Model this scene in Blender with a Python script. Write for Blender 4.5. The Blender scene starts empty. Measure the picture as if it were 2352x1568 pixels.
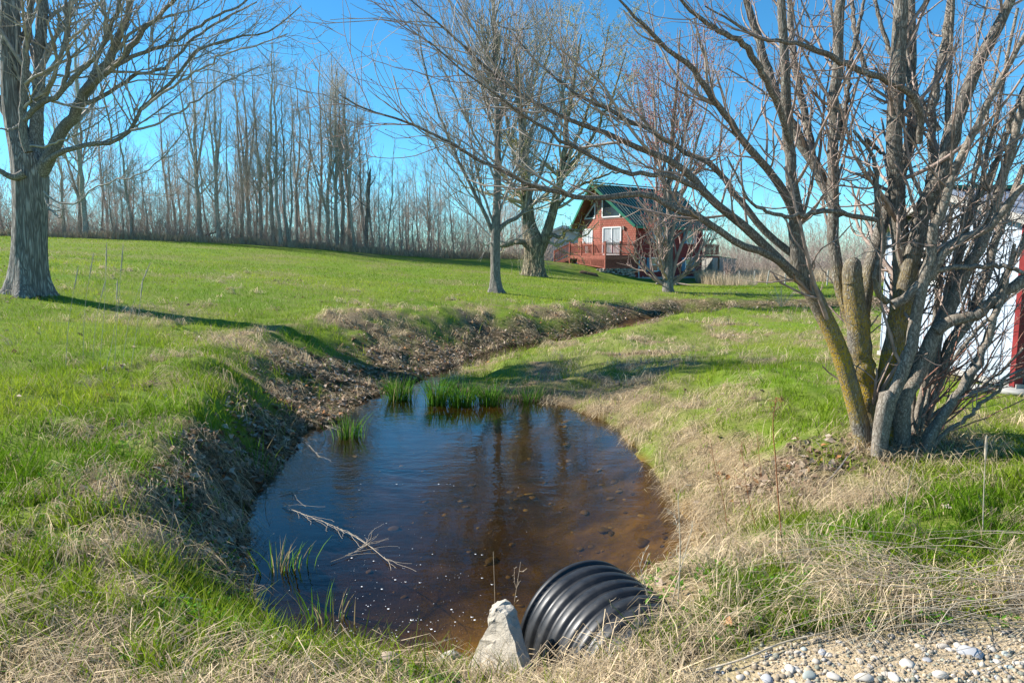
import bpy, math, random
import numpy as np
from mathutils import Vector
random.seed(7)
SC = bpy.context.scene
COL = SC.collection
PI = math.pi
F = 1568.0
TH = math.atan(184 / 1568)
CT, ST = math.cos(TH), math.sin(TH)
EYE = 1.6

# ------------------------------------------------------------------ camera rays (photo measured on a 2352 x 1568 grid)
def ray(px, py):
    dx = (px - 1176) / F
    dv = (784 - py) / F
    y = CT + dv * ST
    return dx / y, (-ST + dv * CT) / y

def PT(px, py, Y):
    a, b = ray(px, py)
    return np.array((a * Y, Y, EYE + b * Y))

def pxw(px, py, Y):            # metres per grid pixel at that spot
    p = PT(px, py, Y)
    return (p[1] * CT - (p[2] - EYE) * ST) / F

# ------------------------------------------------------------------ noise
_rt = np.random.default_rng(11).random((256, 256))
def vnoise(x, y, f=1.0, o=0):
    x = np.asarray(x) * f + 17.3 * o + 1000
    y = np.asarray(y) * f + 9.1 * o + 1000
    i = np.floor(x).astype(int); j = np.floor(y).astype(int)
    u = x - i; v = y - j
    u = u * u * (3 - 2 * u); v = v * v * (3 - 2 * v)
    a = _rt[i & 255, j & 255]; b = _rt[(i + 1) & 255, j & 255]
    c = _rt[i & 255, (j + 1) & 255]; d = _rt[(i + 1) & 255, (j + 1) & 255]
    return (a * (1 - u) + b * u) * (1 - v) + (c * (1 - u) + d * u) * v
def fbm(x, y, f=1.0, o=0, n=3):
    s = 0; a = 1; t = 0
    for k in range(n):
        s = s + a * vnoise(x, y, f * 2 ** k, o + k); t += a; a *= .5
    return s / t
def ss(t):
    t = np.clip(t, 0, 1)
    return t * t * (3 - 2 * t)

# ------------------------------------------------------------------ water outline
def zw_of(Y):
    return -.65 + .45 * ss((np.asarray(Y) - 16) / 10.)
def on_water(px, py):
    a, b = ray(px, py)
    Y = 2.25 / -b
    for _ in range(30):
        Y = .5 * Y + .5 * (EYE - float(zw_of(Y))) / -b
    return a * Y, Y
# (px, py, bank width)  clockwise from far left of the pond; creek runs off to the right
_wp = [(870, 905, 3.2), (800, 950, 2.6), (700, 995, 1.3), (650, 1050, .85), (605, 1110, .75), (556, 1190, .75),
       (530, 1280, .9), (560, 1370, .85), (660, 1470, .8), (800, 1530, .75), (960, 1555, .6), (1090, 1565, .55),
       (1250, 1530, .5), (1400, 1430, .42), (1530, 1365, .6), (1602, 1300, 1.7), (1580, 1200, 1.9), (1505, 1110, 1.7),
       (1447, 1040, 1.9), (1418, 985, 2.2), (1350, 950, 2.6), (1290, 930, 3.4), (1180, 915, 4.2), (1075, 905, 4.4),
       (1020, 880, 4.0), (1050, 850, 4.2), (1130, 822, 4.2), (1210, 802, 3.6), (1330, 775, 3.0), (1425, 758, 2.6), (1478, 736, 2.2), (1640, 722, 1.6), (1900, 721, 1.6), (2250, 722, 1.6),
       (2250, 715, 1.3), (1880, 714, 1.2), (1590, 714, .9), (1440, 730, .9), (1380, 757, 1.0), (1280, 776, 1.3), (1175, 795, 1.6), (1090, 818, 1.9), (985, 860, 2.4)]
WPOLY = np.array([on_water(a, b) for a, b, c in _wp])
WBANK = np.array([c for a, b, c in _wp])

def water_sd(x, y):
    """signed distance to the shore (inside negative) and the local bank width"""
    x = np.asarray(x, float).ravel(); y = np.asarray(y, float).ravel()
    n = len(WPOLY)
    D = np.empty(len(x)); Wb = np.empty(len(x))
    for c in range(0, len(x), 60000):
        X = x[c:c + 60000][:, None]; Yy = y[c:c + 60000][:, None]
        a = WPOLY; b = np.roll(WPOLY, -1, 0)
        e = b - a
        t = ((X - a[:, 0]) * e[:, 0] + (Yy - a[:, 1]) * e[:, 1]) / (e ** 2).sum(1)
        t = np.clip(t, 0, 1)
        dx = X - a[:, 0] - t * e[:, 0]; dy = Yy - a[:, 1] - t * e[:, 1]
        d2 = dx * dx + dy * dy
        k = d2.argmin(1); r = np.arange(len(k))
        wgt = 1 / (d2 + .05) ** 1.5
        ws = WBANK[None] * (1 - t) + np.roll(WBANK, -1)[None] * t
        Wb[c:c + 60000] = (ws * wgt).sum(1) / wgt.sum(1)
        cond = (a[:, 1] > Yy) != (b[:, 1] > Yy)
        with np.errstate(divide='ignore', invalid='ignore'):
            xi = a[:, 0] + (Yy - a[:, 1]) / (b[:, 1] - a[:, 1]) * e[:, 0]
        ins = (cond & (X < xi)).sum(1) % 2
        D[c:c + 60000] = np.sqrt(d2[r, k]) * np.where(ins == 1, -1, 1)
    return D, Wb

# ------------------------------------------------------------------ terrain
_cp = np.array([(-6, 1, 0), (0, 1, 0), (6, 1, 0), (-8, -8, 0), (8, -8, 0), (0, -8, 0), (-3, 2.8, -.04), (-.9, 2.9, -.22), (-.2, 2.95, -.43), (.25, 2.95, -.46), (.55, 3.1, -.28), (.85, 3.15, -.04), (1.25, 3.3, -.05), (0, 2.4, -.14), (.5, 2.4, -.12), (-5, 5, .05), (-4.1, 8.3, .2), (-3.6, 6.2, .1), (-5.7, 13.6, .3),
    (-10.6, 15, .9), (-8, 9, .42), (-14, 5, .5), (-3, 15.2, .2), (-.6, 20.3, .25), (-.6, 26, .42), (-4, 50, 1.6), (-9, 50, 2.05), (-18, 50, 2.75), (-37, 50, 3.4), (-8, 34, 1.15),
    (-20, 30, 1.95), (-20, 15, 1.65), (-12, 72, 2.3), (-40, 75, 3.7), (0, 75, 1.6), (1.3, 2.75, -.03), (1.5, 3.2, -.1), (3, 3.5, -.04), (3.3, 6.1, -.05), (5.95, 8, 0), (5.95, 11, .02), (9, 6, 0),
    (3, 10, -.12), (2.5, 14, -.3), (4, 17, -.2), (8, 20, -.02), (5, 25.5, .05), (6.9, 30, .32), (1.3, 42, .78), (9.3, 50.3, .24), (6.2, 50.2, 1.05), (6.6, 46.8, .36), (3, 51, 1.42), (4.4, 55, 1.45),
    (15.3, 55.5, .22), (19, 60, .12), (19, 45, .18), (30, 60, .2), (30, 20, .05), (12, 12, .05), (40, 75, .2), (-60, 40, 3.6), (15, 30, .2)], float)
def _phi(r2):
    return np.where(r2 > 0, r2 * np.log(r2 + 1e-12), 0)
_n = len(_cp)
_K = _phi(((_cp[:, None, :2] - _cp[None, :, :2]) ** 2).sum(-1)) + np.eye(_n) * .6
_Pm = np.c_[np.ones(_n), _cp[:, :2]]
_sol = np.linalg.solve(np.block([[_K, _Pm], [_Pm.T, np.zeros((3, 3))]]), np.r_[_cp[:, 2], 0, 0, 0])
def base_h(x, y):
    x = np.clip(np.asarray(x, float).ravel(), -60, 42); y = np.clip(np.asarray(y, float).ravel(), -8, 76)
    out = np.empty(len(x))
    for c in range(0, len(x), 50000):
        X = x[c:c + 50000]; Yy = y[c:c + 50000]
        r2 = (X[:, None] - _cp[:, 0]) ** 2 + (Yy[:, None] - _cp[:, 1]) ** 2
        out[c:c + 50000] = _phi(r2) @ _sol[:_n] + _sol[_n] + _sol[_n + 1] * X + _sol[_n + 2] * Yy
    return out
def ground_full(x, y):
    sh = np.shape(x)
    x = np.asarray(x, float).ravel(); y = np.asarray(y, float).ravel()
    b = base_h(x, y)
    d, w = water_sd(x, y)
    d = d + (fbm(x, y, 1.5, 77, 3) - .5) * .42 * np.clip((y - 3.9) / 1.2, 0, 1) * np.clip((22 - y) / 5, .3, 1)
    zw = zw_of(y)
    far = ss((np.hypot(x, y - 8) - 3) / 14.)
    rough = np.clip(1 - (d - w) / 2.5, 0, 1) * (d > -.2)
    bump = (fbm(x, y, 1.1, 3) - .5) * np.where(x < -1, .36, .30) + (fbm(x, y, 3.6, 5) - .5) * .09
    bump = bump * rough * np.clip((y - 2.6) / 2.4, .0, 1) + (fbm(x, y, .5, 8) - .5) * .08 * far
    bump = bump * np.clip(.15 + d / .5, 0, 1)
    prof = ss((d + .02) / np.maximum(w, .2)) ** .85
    bank = np.where(d > 0, zw + .03 * np.clip(d / .1, 0, 1) + (b - zw) * prof, zw - .05 - .38 * ss(-d / 1.1) * np.clip((26 - y) / 12, .12, 1))
    z = bank + bump
    z = np.where((d < 0), np.minimum(z, zw - .03), z)
    return z.reshape(sh), d.reshape(sh), w.reshape(sh)
def H(x, y):
    return ground_full(np.atleast_1d(x), np.atleast_1d(y))[0]
def Hs(x, y):
    return float(H(np.array([x]), np.array([y]))[0])
_Ym = np.concatenate([np.arange(2.0, 14, .02), np.arange(14, 40, .06), np.arange(40, 140, .25)])
def G(px, py):
    a, b = ray(px, py)
    z = EYE + b * _Ym
    h = H(a * _Ym, _Ym)
    k = np.nonzero(h >= z)[0]
    Y = _Ym[k[0]] if len(k) else 60.
    return np.array((a * Y, Y, Hs(a * Y, Y)))

# ------------------------------------------------------------------ mesh plumbing
def mesh_np(name, V, Q=None, T=None, smooth=True, col=None):
    V = np.asarray(V, np.float32).reshape(-1, 3)
    Q = np.zeros((0, 4), np.int32) if Q is None or len(Q) == 0 else np.asarray(Q, np.int32)
    T = np.zeros((0, 3), np.int32) if T is None or len(T) == 0 else np.asarray(T, np.int32)
    me = bpy.data.meshes.new(name)
    me.vertices.add(len(V)); me.vertices.foreach_set('co', V.ravel())
    nl = Q.size + T.size
    me.loops.add(nl)
    me.loops.foreach_set('vertex_index', np.concatenate([Q.ravel(), T.ravel()]))
    me.polygons.add(len(Q) + len(T))
    st = np.concatenate([np.arange(len(Q)) * 4, Q.size + np.arange(len(T)) * 3]).astype(np.int32)
    me.polygons.foreach_set('loop_start', st)
    if smooth:
        me.polygons.foreach_set('use_smooth', np.ones(len(Q) + len(T), bool))
    me.update(calc_edges=True)
    if col is not None:
        for nm, c in (col.items() if isinstance(col, dict) else (('col', col),)):
            at = me.color_attributes.new(nm, 'FLOAT_COLOR', 'POINT')
            c4 = np.ones((len(V), 4), np.float32); c4[:, :3] = c
            at.data.foreach_set('color', c4.ravel())
    return me

def link(name, me, mat=None, parent=None, loc=None):
    o = bpy.data.objects.new(name, me)
    COL.objects.link(o)
    if mat is not None and me is not None and len(me.materials) == 0:
        me.materials.append(mat)
    if parent is not None:
        o.parent = parent
    if loc is not None:
        o.location = loc
    return o
def tag(o, label=None, cat=None, group=None, kind=None):
    for k, v in (('label', label), ('category', cat), ('group', group), ('kind', kind)):
        if v: o[k] = v
    return o
def thing(name, label, cat, loc, group=None):
    o = bpy.data.objects.new(name, None)
    o.empty_display_size = .2
    COL.objects.link(o); o.location = loc
    return tag(o, label, cat, group)

class MB:                                   # polygon soup for built things
    def __init__(s): s.v = []; s.f = []
    def poly(s, pts, faces):
        n = len(s.v); s.v += [tuple(map(float, p)) for p in pts]; s.f += [tuple(i + n for i in f) for f in faces]
    def box(s, o, a, b, c):
        o, a, b, c = (np.asarray(k, float) for k in (o, a, b, c))
        p = [o, o + a, o + a + b, o + b, o + c, o + a + c, o + a + b + c, o + b + c]
        fl = [(0, 3, 2, 1), (4, 5, 6, 7), (0, 1, 5, 4), (1, 2, 6, 5), (2, 3, 7, 6), (3, 0, 4, 7)]
        if np.dot(np.cross(a, b), c) < 0: fl = [f[::-1] for f in fl]
        s.poly(p, fl)
    def bar(s, p, q, w, h, up=(0, 0, 1)):       # bar from p to q, centred, w wide, h high
        p, q, up = (np.asarray(k, float) for k in (p, q, up))
        d = q - p; sd = np.cross(d, up); sd /= np.linalg.norm(sd); u = np.cross(sd, d); u /= np.linalg.norm(u)
        s.box(p - sd * w / 2 - u * h / 2, d, sd * w, u * h)
    def prism(s, pts, t):                       # planar polygon pts extruded by vector t
        pts = [np.asarray(p, float) for p in pts]; t = np.asarray(t, float); n = len(pts)
        s.poly(pts + [p + t for p in pts], [tuple(range(n))[::-1], tuple(range(n, 2 * n))] + [(i, (i + 1) % n, (i + 1) % n + n, i + n) for i in range(n)])
    def build(s, name, mat, parent=None, org=(0, 0, 0), smooth=False):
        me = bpy.data.meshes.new(name)
        me.from_pydata([(x - org[0], y - org[1], z - org[2]) for x, y, z in s.v], [], s.f); me.update()
        if smooth: me.polygons.foreach_set('use_smooth', [True] * len(me.polygons))
        return link(name, me, mat, parent)

def nrm(a):
    return a / np.maximum(np.linalg.norm(a, axis=-1, keepdims=True), 1e-9)

class Tubes:
    def __init__(s): s.b = {}
    def add(s, pts, rad, sides=6):
        s.many(np.asarray(pts, float)[None], np.asarray(rad, float)[None], sides)
    def many(s, pts, rad, sides):
        if len(pts): s.b.setdefault((pts.shape[1], sides), []).append((pts, rad))
    def mesh(s, name, org=(0, 0, 0)):
        VV = []; QQ = []; off = 0
        for (n, k), L in s.b.items():
            P = np.concatenate([a for a, b in L]); R = np.concatenate([b for a, b in L])
            m = len(P)
            t = nrm(np.gradient(P, axis=1))
            ax = np.abs(t).max(1).argmin(1)
            ref = np.eye(3)[ax][:, None, :]
            u = nrm(np.cross(t, ref)); v = np.cross(t, u)
            an = np.arange(k) * 2 * PI / k
            V = P[:, :, None] + R[:, :, None, None] * (np.cos(an)[:, None] * u[:, :, None] + np.sin(an)[:, None] * v[:, :, None])
            VV.append(V.reshape(-1, 3))
            b = (np.arange(m)[:, None, None] * n + np.arange(n - 1)[None, :, None]) * k
            j = np.arange(k)[None, None]; j2 = (j + 1) % k
            q = np.stack([b + j, b + j2, b + k + j2, b + k + j], -1).reshape(-1, 4) + off
            QQ.append(q); off += m * n * k
        return mesh_np(name, np.concatenate(VV) - np.asarray(org), np.concatenate(QQ))

def resample(P, n):
    P = np.asarray(P, float)
    t = np.r_[0, np.cumsum(np.linalg.norm(np.diff(P[:, :3], axis=0), axis=1))]
    m = np.gradient(P, t, axis=0) if len(P) > 2 else np.repeat((P[1:] - P[:1]) / t[-1], 2, 0)
    tq = np.linspace(0, t[-1], n)
    i = np.clip(np.searchsorted(t, tq, 'right') - 1, 0, len(t) - 2)
    h = (t[i + 1] - t[i])[:, None]; s = ((tq - t[i]) / h[:, 0])[:, None]
    return ((2 * s ** 3 - 3 * s ** 2 + 1) * P[i] + (s ** 3 - 2 * s ** 2 + s) * h * m[i] + (-2 * s ** 3 + 3 * s ** 2) * P[i + 1] + (s ** 3 - s ** 2) * h * m[i + 1])

def limb(spec, y0, y1=None, n=22, wob=.0, rng=None, bow=0., k=1.):
    """limb measured on the photo as (px, py, width px); runs from depth y0 to y1"""
    y1 = y0 if y1 is None else y1
    A = np.array([(a, b) for a, b, w in spec], float)
    s = np.r_[0, np.cumsum(np.linalg.norm(np.diff(A, axis=0), axis=1))]; s /= s[-1]
    rows = []
    for (a, b, w), t in zip(spec, s):
        Y = y0 + (y1 - y0) * t + bow * math.sin(PI * t)
        p = PT(a, b, Y)
        rows.append((*p, w * k * .5 * pxw(a, b, Y)))
    R = resample(np.array(rows), n)
    P = R[:, :3]; r = np.maximum(R[:, 3], .0015)
    if wob and rng is not None:
        P = P + rng.normal(0, 1, P.shape) * wob * np.sin(np.linspace(0, PI, n))[:, None]
    return P, r

def spawn(rng, P, R, dens, t0, t1, ang, asd, l0, l1, n, wig, trop, rr, rmin, tip=.35, fall=.5, scaleL=None, bias=None):
    m, k, _ = P.shape
    L = np.linalg.norm(np.diff(P, axis=1), axis=2).sum(1)
    idx = np.repeat(np.arange(m), rng.poisson(L * dens * (t1 - t0)))
    M = len(idx)
    t = t0 + (t1 - t0) * rng.random(M)
    f = t * (k - 1); i = np.minimum(f.astype(int), k - 2); a = (f - i)[:, None]
    st = P[idx, i] * (1 - a) + P[idx, i + 1] * a
    r0 = R[idx, i] * (1 - a[:, 0]) + R[idx, i + 1] * a[:, 0]
    tan = nrm(P[idx, i + 1] - P[idx, i])
    q = rng.normal(0, 1, (M, 3))
    if bias is not None: q = q + np.asarray(bias)
    perp = nrm(q - (q * tan).sum(1, keepdims=True) * tan)
    th = np.clip(rng.normal(ang, asd, M), .08, 1.6)[:, None]
    d = np.cos(th) * tan + np.sin(th) * perp
    ln = rng.uniform(l0, l1, M) * (1 - fall * t)
    if scaleL: ln *= np.clip(L[idx] / scaleL, .35, 1.3)
    r = np.maximum(np.minimum(r0 * rr, ln * .03 + rmin), rmin)
    pts = np.empty((M, n, 3)); pts[:, 0] = st
    step = (ln / (n - 1))[:, None]
    for j in range(1, n):
        d = nrm(d + wig * rng.normal(0, 1, (M, 3)) + np.array((0, 0, trop)))
        pts[:, j] = pts[:, j - 1] + d * step
    rad = r[:, None] * (1 - (1 - tip) * np.linspace(0, 1, n))[None]
    return pts, rad

def lobed(name, P, R, sides, flare, lobes, rng, fh=.45, knob=.05, org=(0, 0, 0)):
    """thick trunk with spreading root lobes"""
    n = len(P)
    t = nrm(np.gradient(P, axis=0)); ref = np.array((1., .05, 0)); v = nrm(np.cross(ref[None], t)); v = -v; u = np.cross(v, t)
    an = np.arange(sides) * 2 * PI / sides
    h = np.linalg.norm(P - P[0], axis=1)
    ph = rng.random(lobes) * 2 * PI
    lob = np.zeros(sides)
    for k in range(lobes):
        dd = np.abs((an - ph[k] + PI) % (2 * PI) - PI)
        lob = np.maximum(lob, np.exp(-(dd / .38) ** 2) * rng.uniform(.6, 1.1))
    ridge = np.cumsum(rng.normal(0, 1, (n, sides)), 0); ridge = (ridge - ridge.mean()) / (ridge.std() + 1e-6)
    rad = R[:, None] * (1 + flare * np.exp(-h / fh)[:, None] * (.25 + lob[None]) + knob * .5 * ridge + knob * lob[None] * np.exp(-h / (fh * 4))[:, None])
    V = P[:, None] + rad[:, :, None] * (np.cos(an)[None, :, None] * u[:, None] + np.sin(an)[None, :, None] * v[:, None])
    V = V.reshape(-1, 3)
    b = np.arange(n - 1)[:, None] * sides; j = np.arange(sides)[None]; j2 = (j + 1) % sides
    Q = np.stack([b + j, b + j2, b + sides + j2, b + sides + j], -1).reshape(-1, 4)
    return mesh_np(name, V - np.asarray(org), Q)

def blades(name, B, phi, hgt, lean, wid, col, mat, seg=2, curl=0., twist=None, org=(0, 0, 0)):
    """B base points; each blade bends from upright toward angle phi"""
    N = len(B); rng = np.random.default_rng(len(B))
    psi = rng.random(N) * PI if twist is None else twist
    wv = np.stack([-np.sin(psi), np.cos(psi), np.zeros(N)], -1) * wid[:, None] * .5
    dirh = np.stack([np.cos(phi), np.sin(phi), np.zeros(N)], -1)
    up = np.array((0, 0, 1.))
    V = np.empty((N, 2 * seg + 1, 3))
    for s in range(seg + 1):
        t = s / seg
        c = B + dirh * (lean * t ** 1.6)[:, None] + up * (hgt * (t - curl * t * t))[:, None]
        if s == seg: V[:, 2 * seg] = c
        else:
            k = (1 - .35 * t)
            V[:, 2 * s] = c - wv * k; V[:, 2 * s + 1] = c + wv * k
    o = (np.arange(N) * (2 * seg + 1))[:, None]
    Q = []
    for s in range(seg - 1):
        Q.append(o + np.array([2 * s, 2 * s + 1, 2 * s + 3, 2 * s + 2])[None])
    T = o + np.array([2 * seg - 2, 2 * seg - 1, 2 * seg])[None]
    C = np.repeat(col[:, None], 2 * seg + 1, 1).reshape(-1, 3)
    me = mesh_np(name, V.reshape(-1, 3) - np.asarray(org), np.concatenate(Q) if Q else None, T, True, C)
    return link(name, me, mat)
# ------------------------------------------------------------------ materials
def newmat(name):
    m = bpy.data.materials.new(name); m.use_nodes = True
    nt = m.node_tree; nt.nodes.clear()
    out = nt.nodes.new('ShaderNodeOutputMaterial')
    return m, nt, out
class N:
    def __init__(s, nt): s.nt = nt
    def __call__(s, t, ins=None, **kw):
        n = s.nt.nodes.new('ShaderNode' + t)
        for k, v in kw.items(): setattr(n, k, v)
        for k, v in (ins or {}).items():
            sock = n.inputs[k]
            if isinstance(v, bpy.types.NodeSocket): s.nt.links.new(v, sock)
            else: sock.default_value = v
        return n
    def mix(s, f, a, b, mode='MIX'):
        n = s.nt.nodes.new('ShaderNodeMix'); n.data_type = 'RGBA'; n.blend_type = mode
        for i, v in ((0, f), (6, a), (7, b)):
            if isinstance(v, bpy.types.NodeSocket): s.nt.links.new(v, n.inputs[i])
            else: n.inputs[i].default_value = (*v, 1) if isinstance(v, tuple) and len(v) == 3 else v
        return n.outputs[2]
    def ramp(s, f, stops, interp='LINEAR'):
        n = s.nt.nodes.new('ShaderNodeValToRGB'); n.color_ramp.interpolation = interp
        s.nt.links.new(f, n.inputs[0])
        e = n.color_ramp.elements
        while len(e) < len(stops): e.new(.5)
        for k, (p, c) in zip(e, stops):
            k.position = p; k.color = (*c, 1) if len(c) == 3 else c
        return n.outputs[0]
    def math(s, op, a, b=0., clamp=False):
        n = s.nt.nodes.new('ShaderNodeMath'); n.operation = op; n.use_clamp = clamp
        for i, v in ((0, a), (1, b)):
            if isinstance(v, bpy.types.NodeSocket): s.nt.links.new(v, n.inputs[i])
            else: n.inputs[i].default_value = v
        return n.outputs[0]
    def noise(s, vec, scale, detail=4., rough=.55):
        return s('TexNoise', {'Vector': vec, 'Scale': scale, 'Detail': detail, 'Roughness': rough}).outputs['Fac']
    def obj(s, scale=(1, 1, 1), rot=(0, 0, 0)):
        tc = s('TexCoord').outputs['Object']
        return s('Mapping', {'Vector': tc, 'Scale': scale, 'Rotation': rot}).outputs[0]
    def bump(s, h, st, d=.02):
        return s('Bump', {'Height': h, 'Strength': st, 'Distance': d}).outputs[0]
def g(v): return (v, v, v)

def plain(name, c, rough=.8, var=.25, scale=6., spec=.3, metal=0., bump=0., stretch=(1, 1, 1), c2=None):
    m, nt, out = newmat(name); n = N(nt)
    v = n.obj(stretch); f = n.noise(v, scale, 5)
    lo = tuple(x * (1 - var) for x in c); hi = tuple(min(1, x * (1 + var)) for x in (c2 or c))
    col = n.ramp(f, [(.3, lo), (.7, hi)])
    b = n('BsdfPrincipled', {'Base Color': col, 'Roughness': rough, 'Specular IOR Level': spec, 'Metallic': metal})
    if bump: nt.links.new(n.bump(f, bump, .02), b.inputs['Normal'])
    nt.links.new(b.outputs[0], out.inputs[0])
    return m

def bark(name, dark, light, sc=(9, 9, 1.6), lich=None, lc=(.33, .36, .3), moss=None, mc=(.28, .2, .01), mz=(0, 1), bs=.7, bd=.025):
    m, nt, out = newmat(name); n = N(nt)
    v0 = n.obj(sc); nz = n('TexNoise', {'Vector': v0, 'Scale': 1.1, 'Detail': 3.}).outputs['Color']
    v = n('VectorMath', {0: v0, 1: n('VectorMath', {0: nz, 'Scale': 1.5}, operation='SCALE').outputs[0]}, operation='ADD').outputs[0]
    f = n.noise(v, 3.2, 6, .65)
    w = n('TexVoronoi', {'Vector': v, 'Scale': 2.6, 'Randomness': 1.}, feature='DISTANCE_TO_EDGE').outputs['Distance']
    crack = n.math('MULTIPLY', w, 3.2, True)
    h = n.math('ADD', n.math('MULTIPLY', f, .7), n.math('MULTIPLY', crack, .4))
    col = n.ramp(h, [(.22, tuple(x * .4 for x in dark)), (.45, dark), (.72, light)])
    o = n.obj()
    big = n.noise(o, 1.7, 3)
    col = n.mix(n.ramp(big, [(.35, g(0)), (.75, g(.5))]), col, tuple(x * .62 for x in dark))
    if lich:
        p = n.noise(o, lich[1], 5, .7)
        col = n.mix(n.ramp(p, [(lich[0], g(0)), (lich[0] + .05, g(.85))]), col, lc)
    if moss:
        sep = n('SeparateXYZ', {'Vector': o}).outputs[2]
        zz = n('MapRange', {'Value': sep, 'From Min': mz[0], 'From Max': mz[1], 'To Min': 1., 'To Max': 0.}).outputs[0]
        p = n.noise(o, moss[1], 6, .75)
        p2 = n.noise(o, 3.1, 2)
        k = n.math('MULTIPLY', n.ramp(p, [(moss[0] + .05, g(0)), (moss[0] + .075, g(1))]), n.math('MULTIPLY', zz, n.ramp(p2, [(.38, g(.0)), (.56, g(1))])), True)
        mcol = n.mix(n.noise(o, 40., 2), mc, (mc[0] * 1.2, mc[1] * .75, mc[2] * .8))
        col = n.mix(k, col, mcol)
    b = n('BsdfPrincipled', {'Base Color': col, 'Roughness': .9, 'Specular IOR Level': .15})
    nt.links.new(n.bump(h, bs, bd), b.inputs['Normal'])
    nt.links.new(b.outputs[0], out.inputs[0])
    return m

def leafy(name, trans=.4, attr='col', gain=1., rough=.7, spec=.12):
    """thin blades and leaves: colour per blade, light passes through"""
    m, nt, out = newmat(name); n = N(nt)
    a = n('Attribute', attribute_name=attr).outputs['Color']
    b = n('BsdfPrincipled', {'Base Color': a, 'Roughness': rough, 'Specular IOR Level': spec})
    t = n('BsdfTranslucent', {'Color': a})
    s = n('MixShader', {0: trans, 1: b.outputs[0], 2: t.outputs[0]})
    nt.links.new(s.outputs[0], out.inputs[0])
    return m

M = {}
M['maple_bark'] = bark('maple_bark', (.19, .172, .152), (.42, .39, .345), (7, 7, .7), lich=(.64, 26.), bs=.9, bd=.04)
M['maple_limb'] = bark('maple_limb', (.18, .16, .135), (.38, .345, .30), (14, 14, 3), lich=(.66, 30.), bs=.5, bd=.015)
M['young_bark'] = bark('young_bark', (.20, .175, .15), (.40, .36, .31), (12, 12, 1.2), bs=.8, bd=.03)
M['old_bark'] = bark('old_bark', (.21, .175, .125), (.46, .39, .27), (4, 4, .6), lich=(.68, 8.), lc=(.32, .3, .18), moss=(.6, 9.), mc=(.36, .17, .03), mz=(.8, 2.2), bs=1., bd=.1)
M['stem_bark'] = bark('stem_bark', (.15, .13, .105), (.35, .315, .265), (26, 26, 5), lich=(.60, 34.), lc=(.36, .39, .33), moss=(.41, 60.), mc=(.36, .30, .03), mz=(.75, 1.7), bs=.9, bd=.012)
M['stem_grey'] = bark('stem_grey', (.18, .152, .12), (.35, .305, .25), (20, 20, 8), lich=(.62, 30.), lc=(.36, .39, .33), bs=.4, bd=.006)
M['wood_bark'] = bark('wood_bark', (.36, .315, .26), (.62, .56, .475), (8, 8, 1.2), bs=.6, bd=.04)
M['birch_bark'] = bark('birch_bark', (.34, .33, .28), (.52, .51, .44), (3, 3, 9), bs=.4, bd=.02)
M['twig_grey'] = plain('twig_grey', (.34, .295, .25), .8, .35, 9.)
M['twig_warm'] = plain('twig_warm', (.30, .225, .185), .75, .4, 14.)
M['twig_wood'] = plain('twig_wood', (.48, .415, .35), .85, .35, 3.)
M['twig_old'] = plain('twig_old', (.38, .32, .21), .85, .35, 3.)
M['twig_red'] = plain('twig_red', (.36, .26, .22), .85, .35, 3.)
M['sucker'] = plain('sucker', (.32, .15, .10), .6, .4, 12.)
M['bud_red'] = plain('bud_red', (.42, .08, .075), .7, .35, 9.)
M['bud_yellow'] = plain('bud_yellow', (.46, .37, .06), .7, .35, 9.)
M['bud_brown'] = plain('bud_brown', (.30, .13, .08), .6, .3, 9.)
M['brush'] = plain('brush', (.46, .375, .31), .9, .4, 1.2)
M['blade'] = leafy('blade', .42)
M['straw'] = leafy('straw', .28, rough=.7)
M['dead_leaf'] = leafy('dead_leaf', .15, rough=.7)
M['stone'] = leafy('stone', 0., rough=.75)
M['weathered'] = plain('weathered', (.36, .34, .31), .85, .35, 5., stretch=(8, 8, 1), bump=.3)
M['log'] = plain('log', (.28, .22, .16), .9, .4, 4., bump=.4)
M['stick'] = plain('stick', (.17, .15, .135), .8, .4, 9.)
M['pale_stem'] = plain('pale_stem', (.48, .40, .29), .75, .25, 20.)
M['red_stem'] = plain('red_stem', (.30, .12, .05), .75, .25, 20.)
M['concrete'] = None

def concrete():
    m, nt, out = newmat('concrete'); n = N(nt)
    o = n.obj(); f = n.noise(o, 7., 8, .7); p = n.noise(o, 40., 4, .7)
    v = n('TexVoronoi', {'Vector': o, 'Scale': 9., 'Randomness': 1.}, feature='DISTANCE_TO_EDGE').outputs['Distance']
    col = n.ramp(f, [(.3, (.40, .35, .275)), (.65, (.58, .52, .42))])
    col = n.mix(n.ramp(p, [(.62, g(0)), (.7, g(.7))]), col, (.16, .15, .13))
    col = n.mix(n.ramp(v, [(.0, g(.6)), (.012, g(0))]), col, (.1, .09, .08))
    b = n('BsdfPrincipled', {'Base Color': col, 'Roughness': .9, 'Specular IOR Level': .2})
    h = n.math('ADD', n.math('MULTIPLY', f, .8), n.math('MULTIPLY', p, .3))
    nt.links.new(n.bump(h, .8, .03), b.inputs['Normal'])
    nt.links.new(b.outputs[0], out.inputs[0])
    return m
M['concrete'] = concrete()

def plastic():
    m, nt, out = newmat('black_plastic'); n = N(nt)
    o = n.obj(); f = n.noise(o, 9., 6, .7)
    col = n.ramp(f, [(.4, (.012, .013, .015)), (.62, (.024, .025, .027)), (.72, (.075, .066, .052)), (.85, (.14, .12, .09))])
    r = n.ramp(f, [(.3, g(.34)), (.7, g(.55))])
    b = n('BsdfPrincipled', {'Base Color': col, 'Roughness': r, 'Specular IOR Level': .4})
    nt.links.new(b.outputs[0], out.inputs[0])
    return m
M['plastic'] = plastic()

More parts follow.
